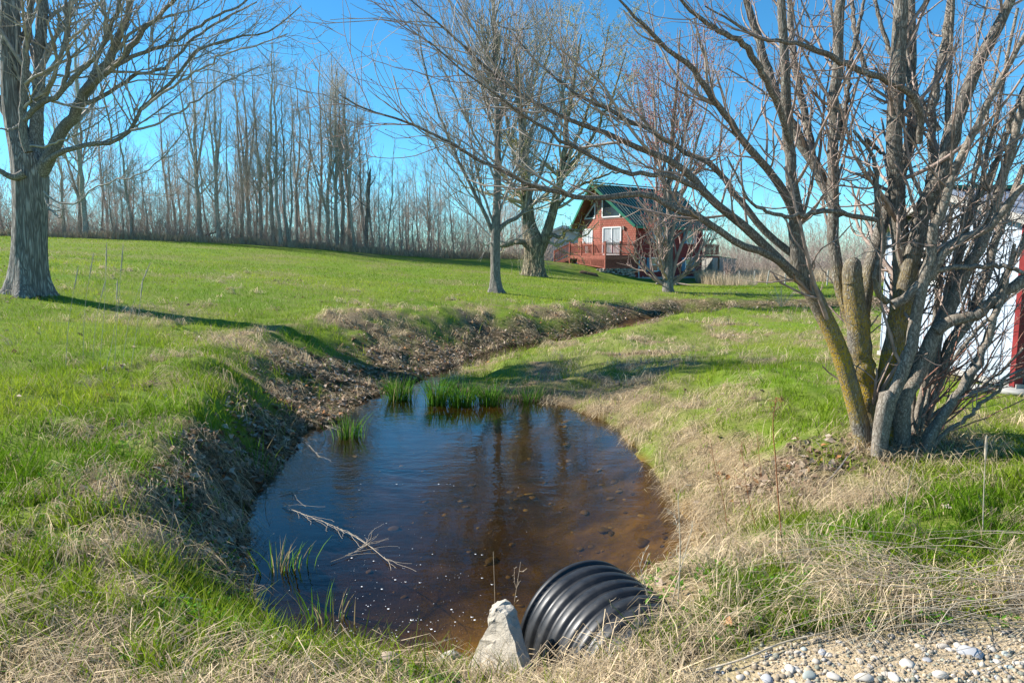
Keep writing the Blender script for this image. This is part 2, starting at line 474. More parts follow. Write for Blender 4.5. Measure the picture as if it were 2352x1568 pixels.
def water():
    m, nt, out = newmat('pond_water'); n = N(nt)
    o = n.obj((1, 1.9, 1))
    a = n.noise(o, 3.2, 3, .5); b = n.noise(o, 11., 2, .5)
    calm = n.ramp(n.noise(n.obj(), .55, 2), [(.4, g(.25)), (.62, g(1))])
    h = n.math('MULTIPLY', n.math('ADD', a, n.math('MULTIPLY', b, .35)), calm)
    bp = n.bump(h, .12, .06)
    inc = n('NewGeometry').outputs['Incoming']
    cs = n.math('ABSOLUTE', n('VectorMath', {0: bp, 1: inc}, operation='DOT_PRODUCT').outputs['Value'])
    fr = n.math('ADD', n.math('MULTIPLY', n.math('POWER', n.math('SUBTRACT', 1., cs, True), 5.), .97), .02, True)
    gl = n('BsdfGlossy', {'Color': (1, 1, 1, 1), 'Roughness': .015, 'Normal': bp})
    tr = n('BsdfTransparent', {'Color': (.55, .49, .30, 1)})
    s = n('MixShader', {0: fr, 1: tr.outputs[0], 2: gl.outputs[0]})
    nt.links.new(s.outputs[0], out.inputs[0])
    return m
M['water'] = water()

def ground():
    m, nt, out = newmat('ground'); n = N(nt)
    z1 = n('Attribute', attribute_name='zone').outputs['Color']
    z2 = n('Attribute', attribute_name='zone2').outputs['Color']
    s1 = n('SeparateColor', {'Color': z1}).outputs; s2 = n('SeparateColor', {'Color': z2}).outputs
    o = n.obj()
    fine = n.noise(o, 38., 4, .7); mid = n.noise(o, 3.2, 5, .65); big = n.noise(o, .35, 4, .6)
    gr = n.ramp(fine, [(.25, (.06, .10, .008)), (.5, (.125, .185, .016)), (.75, (.25, .28, .05))])
    gr = n.mix(n.ramp(mid, [(.4, g(0)), (.72, g(.55))]), gr, (.24, .235, .07))
    gr = n.mix(n.ramp(big, [(.42, g(0)), (.66, g(.5))]), gr, (.12, .23, .014))
    st = n.ramp(n.noise(n.obj((1, 1, 1)), 55., 5, .75), [(.28, (.07, .048, .025)), (.5, (.24, .175, .095)), (.75, (.48, .38, .23))])
    vor = n('TexVoronoi', {'Vector': o, 'Scale': 13., 'Randomness': 1.})
    lf = n.ramp(n('SeparateColor', {'Color': vor.outputs['Color']}).outputs[0], [(0., (.07, .045, .027)), (.5, (.19, .125, .075)), (1., (.34, .25, .17))])
    lf = n.mix(n.ramp(vor.outputs['Distance'], [(.25, g(0)), (.6, g(.8))]), lf, (.03, .02, .014))
    sand = n.ramp(n.noise(o, 60., 5, .7), [(.3, (.20, .15, .09)), (.48, (.46, .355, .22)), (.8, (.6, .49, .34))])
    mud = n.ramp(mid, [(.3, (.022, .014, .008)), (.7, (.09, .045, .015))])
    orange = n.ramp(n.noise(o, 5., 6, .7), [(.3, (.17, .10, .022)), (.5, (.38, .225, .045)), (.75, (.70, .41, .075))])
    brush = n.ramp(n.noise(o, 9., 5, .7), [(.3, (.14, .10, .065)), (.7, (.40, .31, .20))])
    col = n.mix(s1[0], gr, st); col = n.mix(s1[1], col, lf); col = n.mix(s2[0], col, brush)
    col = n.mix(s1[2], col, sand); col = n.mix(s2[1], col, mud); col = n.mix(s2[2], col, orange)
    b = n('BsdfPrincipled', {'Base Color': col, 'Roughness': .95, 'Specular IOR Level': .1})
    h = n.math('ADD', fine, n.math('MULTIPLY', mid, .6))
    nt.links.new(n.bump(h, .6, .03), b.inputs['Normal'])
    nt.links.new(b.outputs[0], out.inputs[0])
    return m
M['ground'] = ground()

def shingle(name, c1, c2, mortar, frame):
    """wall shingles; frame = (yaw) of the wall so rows run along it"""
    m, nt, out = newmat(name); n = N(nt)
    tc = n('TexCoord').outputs['Object']
    v = n('Mapping', {'Vector': tc, 'Rotation': (0, 0, -frame)}).outputs[0]
    sp = n('SeparateXYZ', {'Vector': v}).outputs
    u = n('CombineXYZ', {'X': sp[0], 'Y': sp[2], 'Z': 0.}).outputs[0]
    br = n('TexBrick', {'Vector': u, 'Color1': (*c1, 1), 'Color2': (*c2, 1), 'Mortar': (*mortar, 1), 'Scale': 1., 'Mortar Size': .012, 'Mortar Smooth': .3, 'Bias': -.1, 'Brick Width': .2, 'Row Height': .17})
    f = n.noise(v, 3., 5, .7)
    col = n.mix(n.ramp(f, [(.35, g(0)), (.7, g(.35))]), br.outputs['Color'], tuple(x * .6 for x in c1))
    b = n('BsdfPrincipled', {'Base Color': col, 'Roughness': .85, 'Specular IOR Level': .2})
    nt.links.new(n.bump(br.outputs['Fac'], -.6, .02), b.inputs['Normal'])
    nt.links.new(b.outputs[0], out.inputs[0])
    return m
def panel_paint(name, c, stain, rough=.55):
    m, nt, out = newmat(name); n = N(nt)
    o = n.obj(); f = n.noise(n.obj((7, 7, .7)), 2.2, 6, .7); z = n('SeparateXYZ', {'Vector': o}).outputs[2]
    spl = n('MapRange', {'Value': z, 'From Min': 0., 'From Max': .5, 'To Min': .75, 'To Max': 0.}).outputs[0]
    col = n.mix(n.ramp(f, [(.45, g(0)), (.8, g(.6))]), c, stain)
    col = n.mix(n.math('MULTIPLY', spl, n.ramp(n.noise(o, 6., 6, .75), [(.4, g(0)), (.65, g(1))]), True), col, (.2, .21, .16))
    b = n('BsdfPrincipled', {'Base Color': col, 'Roughness': rough, 'Specular IOR Level': .35})
    nt.links.new(b.outputs[0], out.inputs[0])
    return m
def glass(name, c=(.03, .035, .04), rough=.06):
    m, nt, out = newmat(name); n = N(nt)
    b = n('BsdfPrincipled', {'Base Color': (*c, 1), 'Roughness': rough, 'Specular IOR Level': .8})
    nt.links.new(b.outputs[0], out.inputs[0]); return m
M['white'] = plain('white_trim', (.78, .78, .76), .5, .06, 4.)
M['shed_white'] = panel_paint('shed_white', (.40, .46, .54), (.26, .31, .38))
M['barn_white'] = panel_paint('barn_white', (.66, .68, .70), (.5, .52, .55))
M['glass'] = glass('window_glass')
M['curtain'] = plain('curtain_glass', (.42, .44, .45), .15, .3, 2.5, .8, stretch=(6, 6, .4))
M['green_metal'] = plain('green_metal', (.012, .05, .036), .4, .3, 3., .5)
M['lit_green_rib'] = plain('lit_green_rib', (.22, .27, .21), .5, .25, 3., .5)  # ribs paler than the roof metal: the light they catch is in the colour
M['green_trim'] = plain('green_trim', (.02, .16, .09), .5, .2, 3., .4)
M['soffit'] = plain('soffit', (.16, .085, .05), .8, .3, 4.)
M['deck'] = plain('deck_red', (.30, .095, .065), .75, .3, 5., .25, stretch=(3, 3, 1))
M['shutter'] = plain('shutter_blue', (.07, .17, .26), .6, .15, 5.)
M['dark_red'] = plain('dark_red', (.20, .022, .022), .55, .25, 5.)
M['roof_grey'] = plain('roof_grey', (.22, .25, .31), .35, .2, 3., .5, .4)
M['dark_open'] = plain('dark_panel', (.035, .035, .05), .5, .4, 5.)
M['grey_pipe'] = plain('grey_pipe', (.5, .52, .53), .5, .1, 5.)
M['stone_wall'] = None
M['bed_stone'] = leafy('bed_stone', 0., rough=.6)
# ------------------------------------------------------------------ ground sheet
def edge_of_wood(x):            # where the mown lawn stops, metres away
    return np.interp(x, [-60, -37, -18, -9, -4, 0, 2.5, 3.5, 16, 18, 20, 26, 40], [48, 48, 49, 50, 52.5, 58, 62, 66, 66, 50, 46, 41, 38])
def zones(x, y, d, w):
    sh = np.shape(x); x = np.ravel(x); y = np.ravel(y); d = np.ravel(d); w = np.ravel(w)
    n1 = fbm(x, y, 1.3, 21, 4); n2 = fbm(x, y, .45, 31, 3); n3 = fbm(x, y, 3.5, 41, 3)
    near_left = (x < -.6) & (y < 9)
    # which side of the pond and creek
    cx = np.interp(y, [2, 4, 8, 11, 14, 16.5, 18.5, 21, 23, 25, 26], [-.3, -.1, -.3, -1.2, -1.4, -.6, .6, 2.7, 4., 7.5, 16])
    left = x < cx
    leaf = np.where(left & (y > 4.4), np.clip(1.12 - d / (w * .8), 0, 1) * (d > -.05) * np.clip((y - 5.2) / 2.5, .85, 1) * np.where(y > 17, .8, 1), 0)
    leaf = np.clip((leaf + (n1 - .5) * 1.1 - .2) * 2., 0, 1)
    leaf = np.maximum(leaf, np.where(y > 19, np.clip(1.2 - d / 1.5 + (n1 - .5), 0, .85) * (d > -.3), 0))
    dirt = np.exp(-(((x - 2.45) / .95) ** 2 + ((y - 5.75) / .55) ** 2))          # bare patch under the clump of stems
    dirt = np.maximum(dirt, 1.1 * np.exp(-(((x + .2) / .5) ** 2 + ((y - 2.75) / .22) ** 2)))
    dirt = np.maximum(dirt, .9 * np.exp(-(((x + 10.5) / 1.3) ** 2 + ((y - 14.6) / .7) ** 2)))
    leaf = np.maximum(leaf, np.clip((dirt + (n3 - .5) * .9 - .5) * 2., 0, .8))
    st = np.where(left, np.clip(1.2 - np.abs(d - w * .75) / (w * .55), 0, .66), np.clip(1.02 - np.abs(d - .45) / 1.2, 0, .8) * np.where(y < 13, 1, .8))
    st = np.where((~left) & (y > 11.2) & (y < 19), np.clip(n1 * 1.6 - .55, 0, .8), st)
    st = np.where((y < 6.2) & (x > .3), np.clip(.7 - .16 * np.clip(x - 2.2, 0, 5) * (y > 4.2) + (n1 - .5) * 1.2, 0, 1), st)
    st = np.where(near_left, np.clip(np.maximum(st * .6, np.clip((6.5 - y) / 5, 0, .24) + np.clip(1 - (y - 1.8) / 1.0, 0, 1)), 0, 1), st)
    st = np.clip((st + (n1 - .5) * 1.5 + (n3 - .5) * .8 - .34) * 1.7, 0, 1) * (d > -.1)
    st = np.maximum(st, np.clip(.5 - (y - 2.8), 0, .7) * (y < 3.3))
    st = st * (1 - .75 * np.exp(-(((x + 1.1) / .7) ** 2 + ((y - 3.05) / .6) ** 2)))
    st = np.maximum(st, np.where((~left) & (y > 3.5) & (y < 20), np.clip((n1 - .44) * 2.4 + (n3 - .5) * .6, 0, .62), 0))
    faint = np.clip((n2 - .56) * 3, 0, .35) * (y > 12)
    st = np.maximum(st, faint)
    ye = edge_of_wood(x)
    br = np.clip((y - ye) / 1.6 + (n1 - .5) * 1.2, 0, 1)
    gravel = np.clip((2.86 + .09 * np.clip(x - 1, -1, 3) + (n1 - .5) * .5 - y) / .22, 0, 1) * np.clip((x - .5 + (n1 - .5)) / .5, 0, 1)
    gravel = np.maximum(gravel, np.clip((2.05 + (n1 - .5) * .3 - y) / .2, 0, 1))
    mud = np.clip((.10 - d + (n3 - .5) * .12) / .12, 0, 1) * (y < 30)
    org = mud * np.clip(np.maximum(np.exp(-(((x + .05) / .8) ** 2 + ((y - 4.) / .9) ** 2)) * 1.5, np.clip((x + .1) / 1.7, 0, .8) * np.clip((9.5 - y) / 5, .1, 1)) + (n3 - .5) * .55 - .1, 0, 1)
    z1 = np.stack([st, leaf * (1 - .2 * n3), gravel], -1); z2 = np.stack([br, mud, org], -1)
    return z1, z2

def axis(core, a, b, step, lo, hi, g=1.09):
    L = list(np.arange(a, b, step)); s = step
    while L[-1] < hi: s = min(s * g, 30); L.append(L[-1] + s)
    s = step; F0 = []
    v = a
    while v > lo: s = min(s * g, 30); v -= s; F0.append(v)
    return np.array(F0[::-1] + L)
gx = axis(0, -6.5, 6.5, .085, -620, 620)
gy = axis(0, 1.8, 15.5, .075, -60, 900, 1.035)
GX, GY = np.meshgrid(gx, gy)
GZ, GD, GW = ground_full(GX, GY)
z1, z2 = zones(GX, GY, GD, GW)
nx, ny = len(gx), len(gy)
ii = (np.arange(ny - 1)[:, None] * nx + np.arange(nx - 1)[None]).ravel()
gm = mesh_np('ground', np.stack([GX, GY, GZ], -1), np.stack([ii, ii + 1, ii + nx + 1, ii + nx], -1), None, True, {'zone': z1, 'zone2': z2})
tag(link('ground', gm, M['ground']), kind='structure', label='grassy ground sloping down to the pond')

# water sheet: rows of quads laid over the outline, lifted along the creek
def water_mesh():
    xs = np.arange(-5, 16, .25); ys = np.arange(3, 28, .25)
    X, Y = np.meshgrid(xs, ys); d, w = water_sd(X, Y); d = d.reshape(X.shape)
    keep = (Y[:-1, :-1] < 18.5) & ((d[:-1, :-1] < .62) | (d[1:, 1:] < .62) | (d[1:, :-1] < .62) | (d[:-1, 1:] < .62))
    n = len(xs); b = (np.arange(len(ys) - 1)[:, None] * n + np.arange(n - 1)[None])[keep]
    Q = np.stack([b, b + 1, b + n + 1, b + n], -1)
    u, inv = np.unique(Q, return_inverse=True)
    V = np.stack([X.ravel(), Y.ravel(), zw_of(Y.ravel()) - .012], -1)[u]
    return mesh_np('water', V, inv.reshape(-1, 4))
tag(link('water', water_mesh(), M['water']), kind='structure', label='still brown pond water narrowing into a creek')

# ------------------------------------------------------------------ trees
def pack(T, name, mat, root, org, label=None, kind=None):
    o = link(name, T.mesh(name, org), mat, root)
    return tag(o, label, None, None, kind)

def buds(rng, P, R, frac, size, name, mat, root, org, along=1, jit=0.):
    """small pointed buds at the twig ends"""
    k = rng.random(len(P)) < frac
    E = P[k, -1]; D = nrm(P[k, -1] - P[k, -2])
    if along > 1:
        for j in range(along - 1):
            a = rng.random((len(P), 1)); i = rng.integers(0, P.shape[1] - 1, len(P)); r = np.arange(len(P))
            E = np.concatenate([E, P[r, i] * (1 - a) + P[r, i + 1] * a]); D = np.concatenate([D, nrm(rng.normal(0, 1, (len(P), 3)))])
    E = E + rng.normal(0, 1, E.shape) * jit
    n = len(E); s = size * rng.uniform(.6, 1.4, (n, 1))
    q = nrm(np.cross(D, rng.normal(0, 1, (n, 3)))); w = np.cross(D, q)
    V = np.stack([E - D * s * .8, E + q * s * .55, E + w * s * .55, E - q * s * .55, E - w * s * .55, E + D * s * 1.6], 1).reshape(-1, 3)
    o = (np.arange(n) * 6)[:, None]
    t = np.array([(0, 2, 1), (0, 3, 2), (0, 4, 3), (0, 1, 4), (5, 1, 2), (5, 2, 3), (5, 3, 4), (5, 4, 1)])
    T = (o[:, None] + t[None]).reshape(-1, 3)
    return tag(link(name, mesh_np(name, V - np.asarray(org), None, T), mat, root), kind='stuff')

# ---- big maple at the left
def left_maple():
    rng = np.random.default_rng(3)
    b = G(66, 676); Y = b[1]
    root = thing('maple_tree', 'massive bare maple with deeply furrowed trunk cut by the left edge', 'tree', b)
    P, R = limb([(66, 690, 88), (66, 640, 86), (68, 560, 86), (70, 480, 87), (70, 410, 92), (62, 360, 84), (44, 315, 62), (30, 235, 56), (26, 140, 54), (24, 40, 50), (24, -120, 44), (30, -300, 34), (40, -480, 18)], Y, Y + .5, 46, k=.77)
    me = lobed('trunk', P, R, 48, .95, 6, rng, .38, .06, b)
    tr = link('trunk', me, M['maple_bark'], root)
    LS = [([(88, 400, 46), (84, 330, 40), (86, 240, 34), (90, 120, 31), (98, 0, 28), (110, -160, 20), (120, -330, 9)], .2, .9),
          ([(66, 350, 24), (57, 327, 23), (54, 262, 22), (58, 187, 20), (61, 117, 18), (66, 55, 16), (70, 0, 14), (60, -150, 7)], -.7, -.9),
          ([(57, 275, 16), (75, 255, 16), (93, 238, 17), (135, 217, 15), (154, 168, 13), (159, 93, 11), (153, 0, 9), (160, -90, 5)], -.75, -1.2),
          ([(135, 217, 13), (182, 168, 13), (224, 126, 12), (250, 70, 11), (280, 0, 9), (320, -80, 5)], -.8, -1.6),
          ([(92, 398, 44), (107, 372, 40), (140, 308, 33), (177, 248, 30), (201, 200, 27), (248, 140, 24), (276, 84, 20), (304, 0, 17), (350, -110, 8)], .1, -.7),
          ([(196, 208, 22), (232, 178, 19), (261, 154, 18), (299, 107, 16), (345, 55, 13), (400, 0, 10), (470, -60, 5)], -.3, -1.2),
          ([(104, 376, 20), (128, 355, 17), (154, 344, 15), (196, 334, 14), (261, 327, 12), (299, 299, 11), (330, 247, 10), (388, 196, 9), (458, 117, 7.5), (537, 89, 6), (630, 66, 4.5), (691, 14, 3)], -.2, -1.3),
          ([(327, 252, 8), (370, 215, 8), (420, 187, 7), (514, 126, 5.5), (585, 105, 4.5), (660, 78, 3)], -.9, -2.),
          ([(261, 154, 13), (330, 120, 11), (400, 95, 10), (470, 50, 8), (545, 15, 6), (610, -30, 4)], -.6, -.2),
          ([(178, 246, 13), (235, 222, 12), (300, 180, 10), (370, 155, 9), (445, 90, 7.5), (520, 40, 6), (590, 5, 4)], -.3, .8),
          ([(300, 300, 8), (345, 290, 7), (400, 262, 6.5), (460, 225, 5.5), (520, 190, 4.5), (600, 150, 3)], -.8, -.3),
          ([(56, 398, 26), (30, 408, 20), (8, 398, 16), (-30, 372, 13), (-80, 330, 9), (-140, 260, 5)], -.2, -1.),
          ([(44, 330, 26), (20, 280, 22), (-10, 215, 19), (-50, 120, 14), (-90, 10, 8)], 0, .6),
          ([(100, 440, 6), (125, 462, 5.5), (187, 462, 5), (214, 434, 4.5), (327, 397, 4), (397, 336, 3.4), (434, 288, 2.4)], -.5, -1.2),
          ([(104, 455, 6), (122, 488, 5.5), (140, 500, 4), (143, 486, 3)], -.5, -.8),
          ([(70, 335, 8), (110, 335, 6.5), (150, 318, 5.5), (215, 290, 4), (270, 240, 3)], -.75, -1.4),
          ([(45, 285, 7), (20, 300, 6), (-10, 292, 5), (-40, 260, 3)], -.7, -1.2),
          ([(160, 90, 8), (200, 60, 7), (225, 15, 5.5), (260, -40, 4)], -1.2, -1.6),
          ([(90, 130, 13), (130, 85, 11), (165, 30, 9), (190, -40, 6)], .5, 1.2), ([(26, 150, 13), (60, 60, 11), (95, -40, 8)], .2, .9)]
    A = []
    for k, (sp, d0, d1) in enumerate(LS):
        p, r = limb(sp, Y + d0, Y + d1, 26, .02, rng, k=.76)
        A.append((p, r))
        T = Tubes(); T.add(p, r, 10)
        if sp[0][2] >= 12: pack(T, 'limb', M['maple_limb'], root, b)
        else: A[-1] = (p, r); extra.setdefault('left', Tubes()).add(p, r, 6)
    LP = np.stack([a for a, q in A]); LR = np.stack([q for a, q in A])
    T = extra['left']
    p1, r1 = spawn(rng, LP, LR, 3.2, .18, 1., .62, .22, .7, 2.5, 9, .13, .07, .5, .006, .35, .45, 4.)
    p2, r2 = spawn(rng, p1, r1, 4.4, .12, 1., .65, .25, .3, 1.15, 7, .15, .06, .6, .0042, .5, .4, 1.6)
    p3, r3 = spawn(rng, p2, r2, 5.5, .1, 1., .75, .25, .1, .42, 4, .16, .05, .8, .0034, .6, .2)
    T.many(p1, r1, 5); T.many(p2, r2, 4); T.many(p3, r3, 3)
    pack(T, 'crown', M['twig_grey'], root, b)
    return b
extra = {}
left_maple()

# ---- straight young maple in the middle of the lawn
def middle_tree():
    rng = np.random.default_rng(5)
    b = G(1138, 672); Y = b[1]
    root = thing('maple_tree', 'straight bare tree standing alone mid lawn, forked just above head height', 'tree', b)
    P, R = limb([(1138, 682, 26), (1138, 640, 26), (1138, 540, 26), (1141, 470, 21), (1143, 400, 19), (1141, 250, 15), (1136, 110, 11), (1132, 0, 8), (1130, -130, 4)], Y, Y, 40, k=.84)
    link('trunk', lobed('trunk', P, R, 30, 1.7, 5, rng, .26, .03, b), M['young_bark'], root)
    L = [([(1134, 540, 15), (1122, 512, 14), (1102, 465, 12), (1072, 408, 10), (1040, 340, 8.5), (1005, 250, 6), (975, 150, 4), (960, 70, 2.5)], -.5),
         ([(1143, 535, 14), (1160, 512, 14), (1182, 505, 13), (1205, 480, 10), (1232, 420, 8), (1262, 340, 6), (1290, 230, 4), (1310, 120, 2.5)], -.7),
         ([(1136, 520, 8), (1118, 470, 7.5), (1098, 400, 6.5), (1080, 300, 5), (1055, 180, 3.5), (1040, 60, 2)], .8),
         ([(1142, 500, 8), (1165, 440, 8), (1190, 370, 6.5), (1205, 270, 5), (1225, 150, 3.4), (1235, 40, 2)], .8),
         ([(1143, 430, 8), (1120, 370, 7), (1085, 300, 6), (1035, 200, 4.5), (1000, 100, 3), (985, 20, 2)], -1.2),
         ([(1143, 400, 8), (1165, 330, 7), (1200, 240, 5.5), (1240, 130, 4), (1270, 30, 2.4)], -1.),
         ([(1141, 330, 7), (1118, 250, 6), (1090, 150, 4.5), (1075, 40, 3), (1070, -40, 2)], 1.), ([(1141, 300, 7), (1160, 210, 5.5), (1185, 100, 4), (1200, -20, 2)], 1.3),
         ([(1139, 230, 6), (1110, 130, 5), (1092, 30, 3), (1085, -60, 2)], -.6), ([(1139, 210, 6), (1165, 110, 4.5), (1180, 0, 3), (1186, -70, 2)], -.6),
         ([(1128, 545, 6), (1105, 520, 5), (1070, 480, 4), (1030, 420, 3.2), (990, 340, 2.4), (965, 270, 1.6)], 1.6),
         ([(1120, 500, 6), (1085, 450, 5), (1040, 390, 4), (985, 310, 3), (950, 220, 2)], -1.8), ([(1140, 552, 4), (1170, 556, 3.6), (1205, 535, 3), (1240, 500, 2.2)], -.6),
         ([(1136, 556, 4), (1110, 560, 3.4), (1090, 545, 2.6)], -.6)]
    A = [limb(sp, Y, Y + d, 24, .03, rng, k=.72) for sp, d in L]
    T0 = Tubes()
    for (p, r), (sp, d) in zip(A, L):
        if sp[0][2] >= 13:
            t = Tubes(); t.add(p, r, 9); pack(t, 'limb', M['young_bark'], root, b)
        else: T0.add(p, r, 6)
    LP = np.stack([p for p, r in A]); LR = np.stack([r for p, r in A])
    tp = resample(np.c_[P, R], 24)[None]
    LP = np.concatenate([LP, tp[:, 9:, :3][:, np.linspace(0, 14, 24).astype(int)]]); LR = np.concatenate([LR, tp[:, 9:, 3][:, np.linspace(0, 14, 24).astype(int)]])
    p1, r1 = spawn(rng, LP, LR, 4.6, .1, 1., .5, .18, 1., 3.3, 9, .09, .10, .5, .009, .35, .5, 6.)
    p2, r2 = spawn(rng, p1, r1, 4.2, .1, 1., .55, .2, .45, 1.5, 7, .1, .09, .6, .005, .5, .4, 2.)
    p3, r3 = spawn(rng, p2, r2, 4.6, .1, 1., .6, .2, .18, .55, 4, .12, .06, .8, .0055, .6, .2)
    T0.many(p1, r1, 5); T0.many(p2, r2, 4); T0.many(p3, r3, 3)
    pack(T0, 'crown', M['twig_grey'], root, b)
middle_tree()

# ---- old hollow tree beside the deck
def old_tree():
    rng = np.random.default_rng(8)
    b = G(1226, 634); Y = b[1]
    root = thing('old_tree', 'stout gnarled old tree with flared base and yellow spring buds beside the deck', 'tree', b)
    P, R = limb([(1226, 644, 52), (1226, 600, 50), (1226, 560, 58), (1216, 520, 40), (1211, 470, 34), (1206, 400, 28), (1200, 300, 22), (1190, 200, 14), (1185, 110, 7)], Y, Y, 40, k=.7)
    link('trunk', lobed('trunk', P, R, 56, .85, 8, rng, .6, .24, b), M['old_bark'], root)
    L = [([(1234, 590, 34), (1250, 552, 34), (1268, 500, 29), (1280, 440, 25), (1290, 380, 20), (1300, 280, 16), (1320, 170, 10), (1335, 80, 5)], -.3),
         ([(1218, 570, 20), (1192, 553, 17), (1172, 560, 16), (1150, 566, 11)], -.9),
         ([(1250, 545, 12), (1278, 541, 12), (1295, 545, 10), (1302, 530, 8), (1330, 528, 7), (1345, 520, 4)], -1.3),
         ([(1248, 548, 11), (1280, 562, 8), (1310, 552, 7), (1345, 538, 5), (1375, 510, 3)], -1.6),
         ([(1282, 430, 14), (1310, 380, 12), (1350, 330, 10), (1390, 260, 8), (1420, 180, 5), (1440, 110, 3)], -1.),
         ([(1290, 380, 12), (1330, 310, 10), (1360, 220, 8), (1385, 130, 5), (1400, 60, 3)], 1.5),
         ([(1208, 420, 13), (1180, 350, 11), (1160, 260, 8), (1150, 170, 5), (1145, 100, 3)], 1.2),
         ([(1204, 350, 12), (1230, 270, 10), (1250, 180, 7), (1265, 90, 4), (1270, 20, 2)], 1.),
         ([(1270, 490, 12), (1300, 450, 10), (1345, 420, 8), (1400, 400, 6), (1450, 390, 3)], 1.5),
         ([(1300, 290, 10), (1290, 190, 8), (1300, 90, 5), (1310, 20, 3)], .6), ([(1212, 480, 10), (1190, 440, 8), (1165, 410, 6), (1140, 390, 3)], -1.)]
    A = [limb(sp, Y, Y + d, 24, .06, rng, k=.72) for sp, d in L]
    T = Tubes()
    for (p, r), (sp, d) in zip(A, L):
        if sp[0][2] >= 12:
            t = Tubes(); t.add(p, r, 10); pack(t, 'limb', M['old_bark'], root, b)
        else: T.add(p, r, 6)
    LP = np.stack([p for p, r in A]); LR = np.stack([r for p, r in A])
    tp = resample(np.c_[P, R], 24)[None]; LP = np.concatenate([LP, tp[..., :3]]); LR = np.concatenate([LR, tp[..., 3]])
    p1, r1 = spawn(rng, LP, LR, 2.2, .2, 1., .75, .25, 1.2, 3.8, 9, .16, .04, .45, .014, .35, .3, 7.)
    p2, r2 = spawn(rng, p1, r1, 3.0, .1, 1., .7, .25, .5, 1.9, 7, .18, 0., .6, .0095, .5, .3, 2.5)
    p3, r3 = spawn(rng, p2, r2, 2.8, .1, 1., .7, .25, .25, .8, 5, .18, -.02, .8, .008, .6, .2)
    T.many(p1, r1, 5); T.many(p2, r2, 3); T.many(p3, r3, 3)
    pack(T, 'crown', M['twig_old'], root, b)
    buds(rng, p3, r3, .8, .036, 'blossom', M['bud_yellow'], root, b, 3, .04)
    # brushy sprouts hugging the foot of the trunk
    B = np.array([(b[0] + rng.normal(0, .55), b[1] - .75 + rng.normal(0, .2)) for k in range(46)])
    B = np.c_[B, H(B[:, 0], B[:, 1])]
    for k in B:
        q = resample([k, k + np.array((rng.normal(0, .15), rng.normal(0, .1), rng.uniform(.5, 1.1))), k + np.array((rng.normal(0, .3), rng.normal(0, .2), rng.uniform(1.1, 1.9)))], 6)
        extra.setdefault('spr', Tubes()).add(q, np.linspace(.012, .005, 6), 3)
    pack(extra['spr'], 'basal_growth', M['twig_old'], root, b)
old_tree()

# ---- small tree full of red buds in front of the house
def red_tree():
    rng = np.random.default_rng(13)
    b = G(1534, 670); Y = b[1]
    root = thing('budding_tree', 'slim tree hazed with red buds, low side shoots, in front of the red house', 'tree', b)
    P, R = limb([(1534, 680, 25), (1534, 650, 24), (1536, 600, 20), (1538, 520, 15), (1537, 430, 12), (1545, 300, 9), (1556, 180, 6), (1562, 70, 3)], Y, Y, 34)
    link('trunk', lobed('trunk', P, R, 22, .5, 4, rng, .25, .06, b), M['young_bark'], root)
    L = []
    for k in range(44):
        t = rng.uniform(.03, .8); s = P[int(t * 33)]
        side = rng.choice([-1, 1]) * rng.uniform(.3, 1); ln = rng.uniform(1.4, 2.3) * (1.25 - .5 * t) if t < .35 else rng.uniform(1.6, 3.4)
        up = .75 if t < .3 else 2.2
        d = nrm(np.array((side, rng.normal(0, .5), up * rng.uniform(.35, 1.2))))
        q = [s, s + d * ln * .35, s + d * ln * .7 + np.array((0, 0, ln * .1)), s + d * ln + np.array((0, 0, ln * .3))]
        r0 = R[int(t * 33)] * .3
        L.append((resample(q, 20) + rng.normal(0, .015, (20, 3)), np.linspace(r0, .012, 20)))
    for sp in ([(1528, 655, 10), (1520, 600, 9), (1512, 520, 7), (1508, 430, 5), (1500, 330, 3)], [(1540, 650, 10), (1556, 590, 8), (1575, 540, 6), (1600, 480, 4), (1625, 420, 2.5)],
               [(1538, 560, 9), (1560, 470, 7), (1590, 370, 5), (1620, 260, 4), (1640, 160, 2.5)], [(1538, 500, 8), (1520, 400, 6.5), (1505, 290, 5), (1500, 180, 3)],
               [(1540, 420, 7), (1570, 320, 6), (1600, 200, 4), (1615, 110, 2.5)], [(1537, 470, 7), (1580, 420, 6), (1640, 350, 4), (1690, 270, 2.5)]):
        L.append(limb(sp, Y, Y + rng.normal(0, .8), 20, .02, rng))
    T = Tubes()
    for p, r in L: T.add(p, r, 6)
    LP = np.stack([p for p, r in L]); LR = np.stack([r for p, r in L])
    p1, r1 = spawn(rng, LP, LR, 3.0, .15, 1., .6, .2, .6, 1.8, 8, .1, .09, .55, .0075, .4, .3, 3.)
    p2, r2 = spawn(rng, p1, r1, 3.8, .15, 1., .6, .2, .25, .8, 5, .12, .07, .7, .0065, .6, .2)
    T.many(p1, r1, 4); T.many(p2, r2, 3)
    pack(T, 'crown', M['twig_red'], root, b)
    hi = p2[:, 0, 2] > b[2] + rng.uniform(1.4, 4.5, len(p2))
    buds(rng, p2[hi], r2[hi], .8, .03, 'blossom', M['bud_red'], root, b, 3, .03)
red_tree()

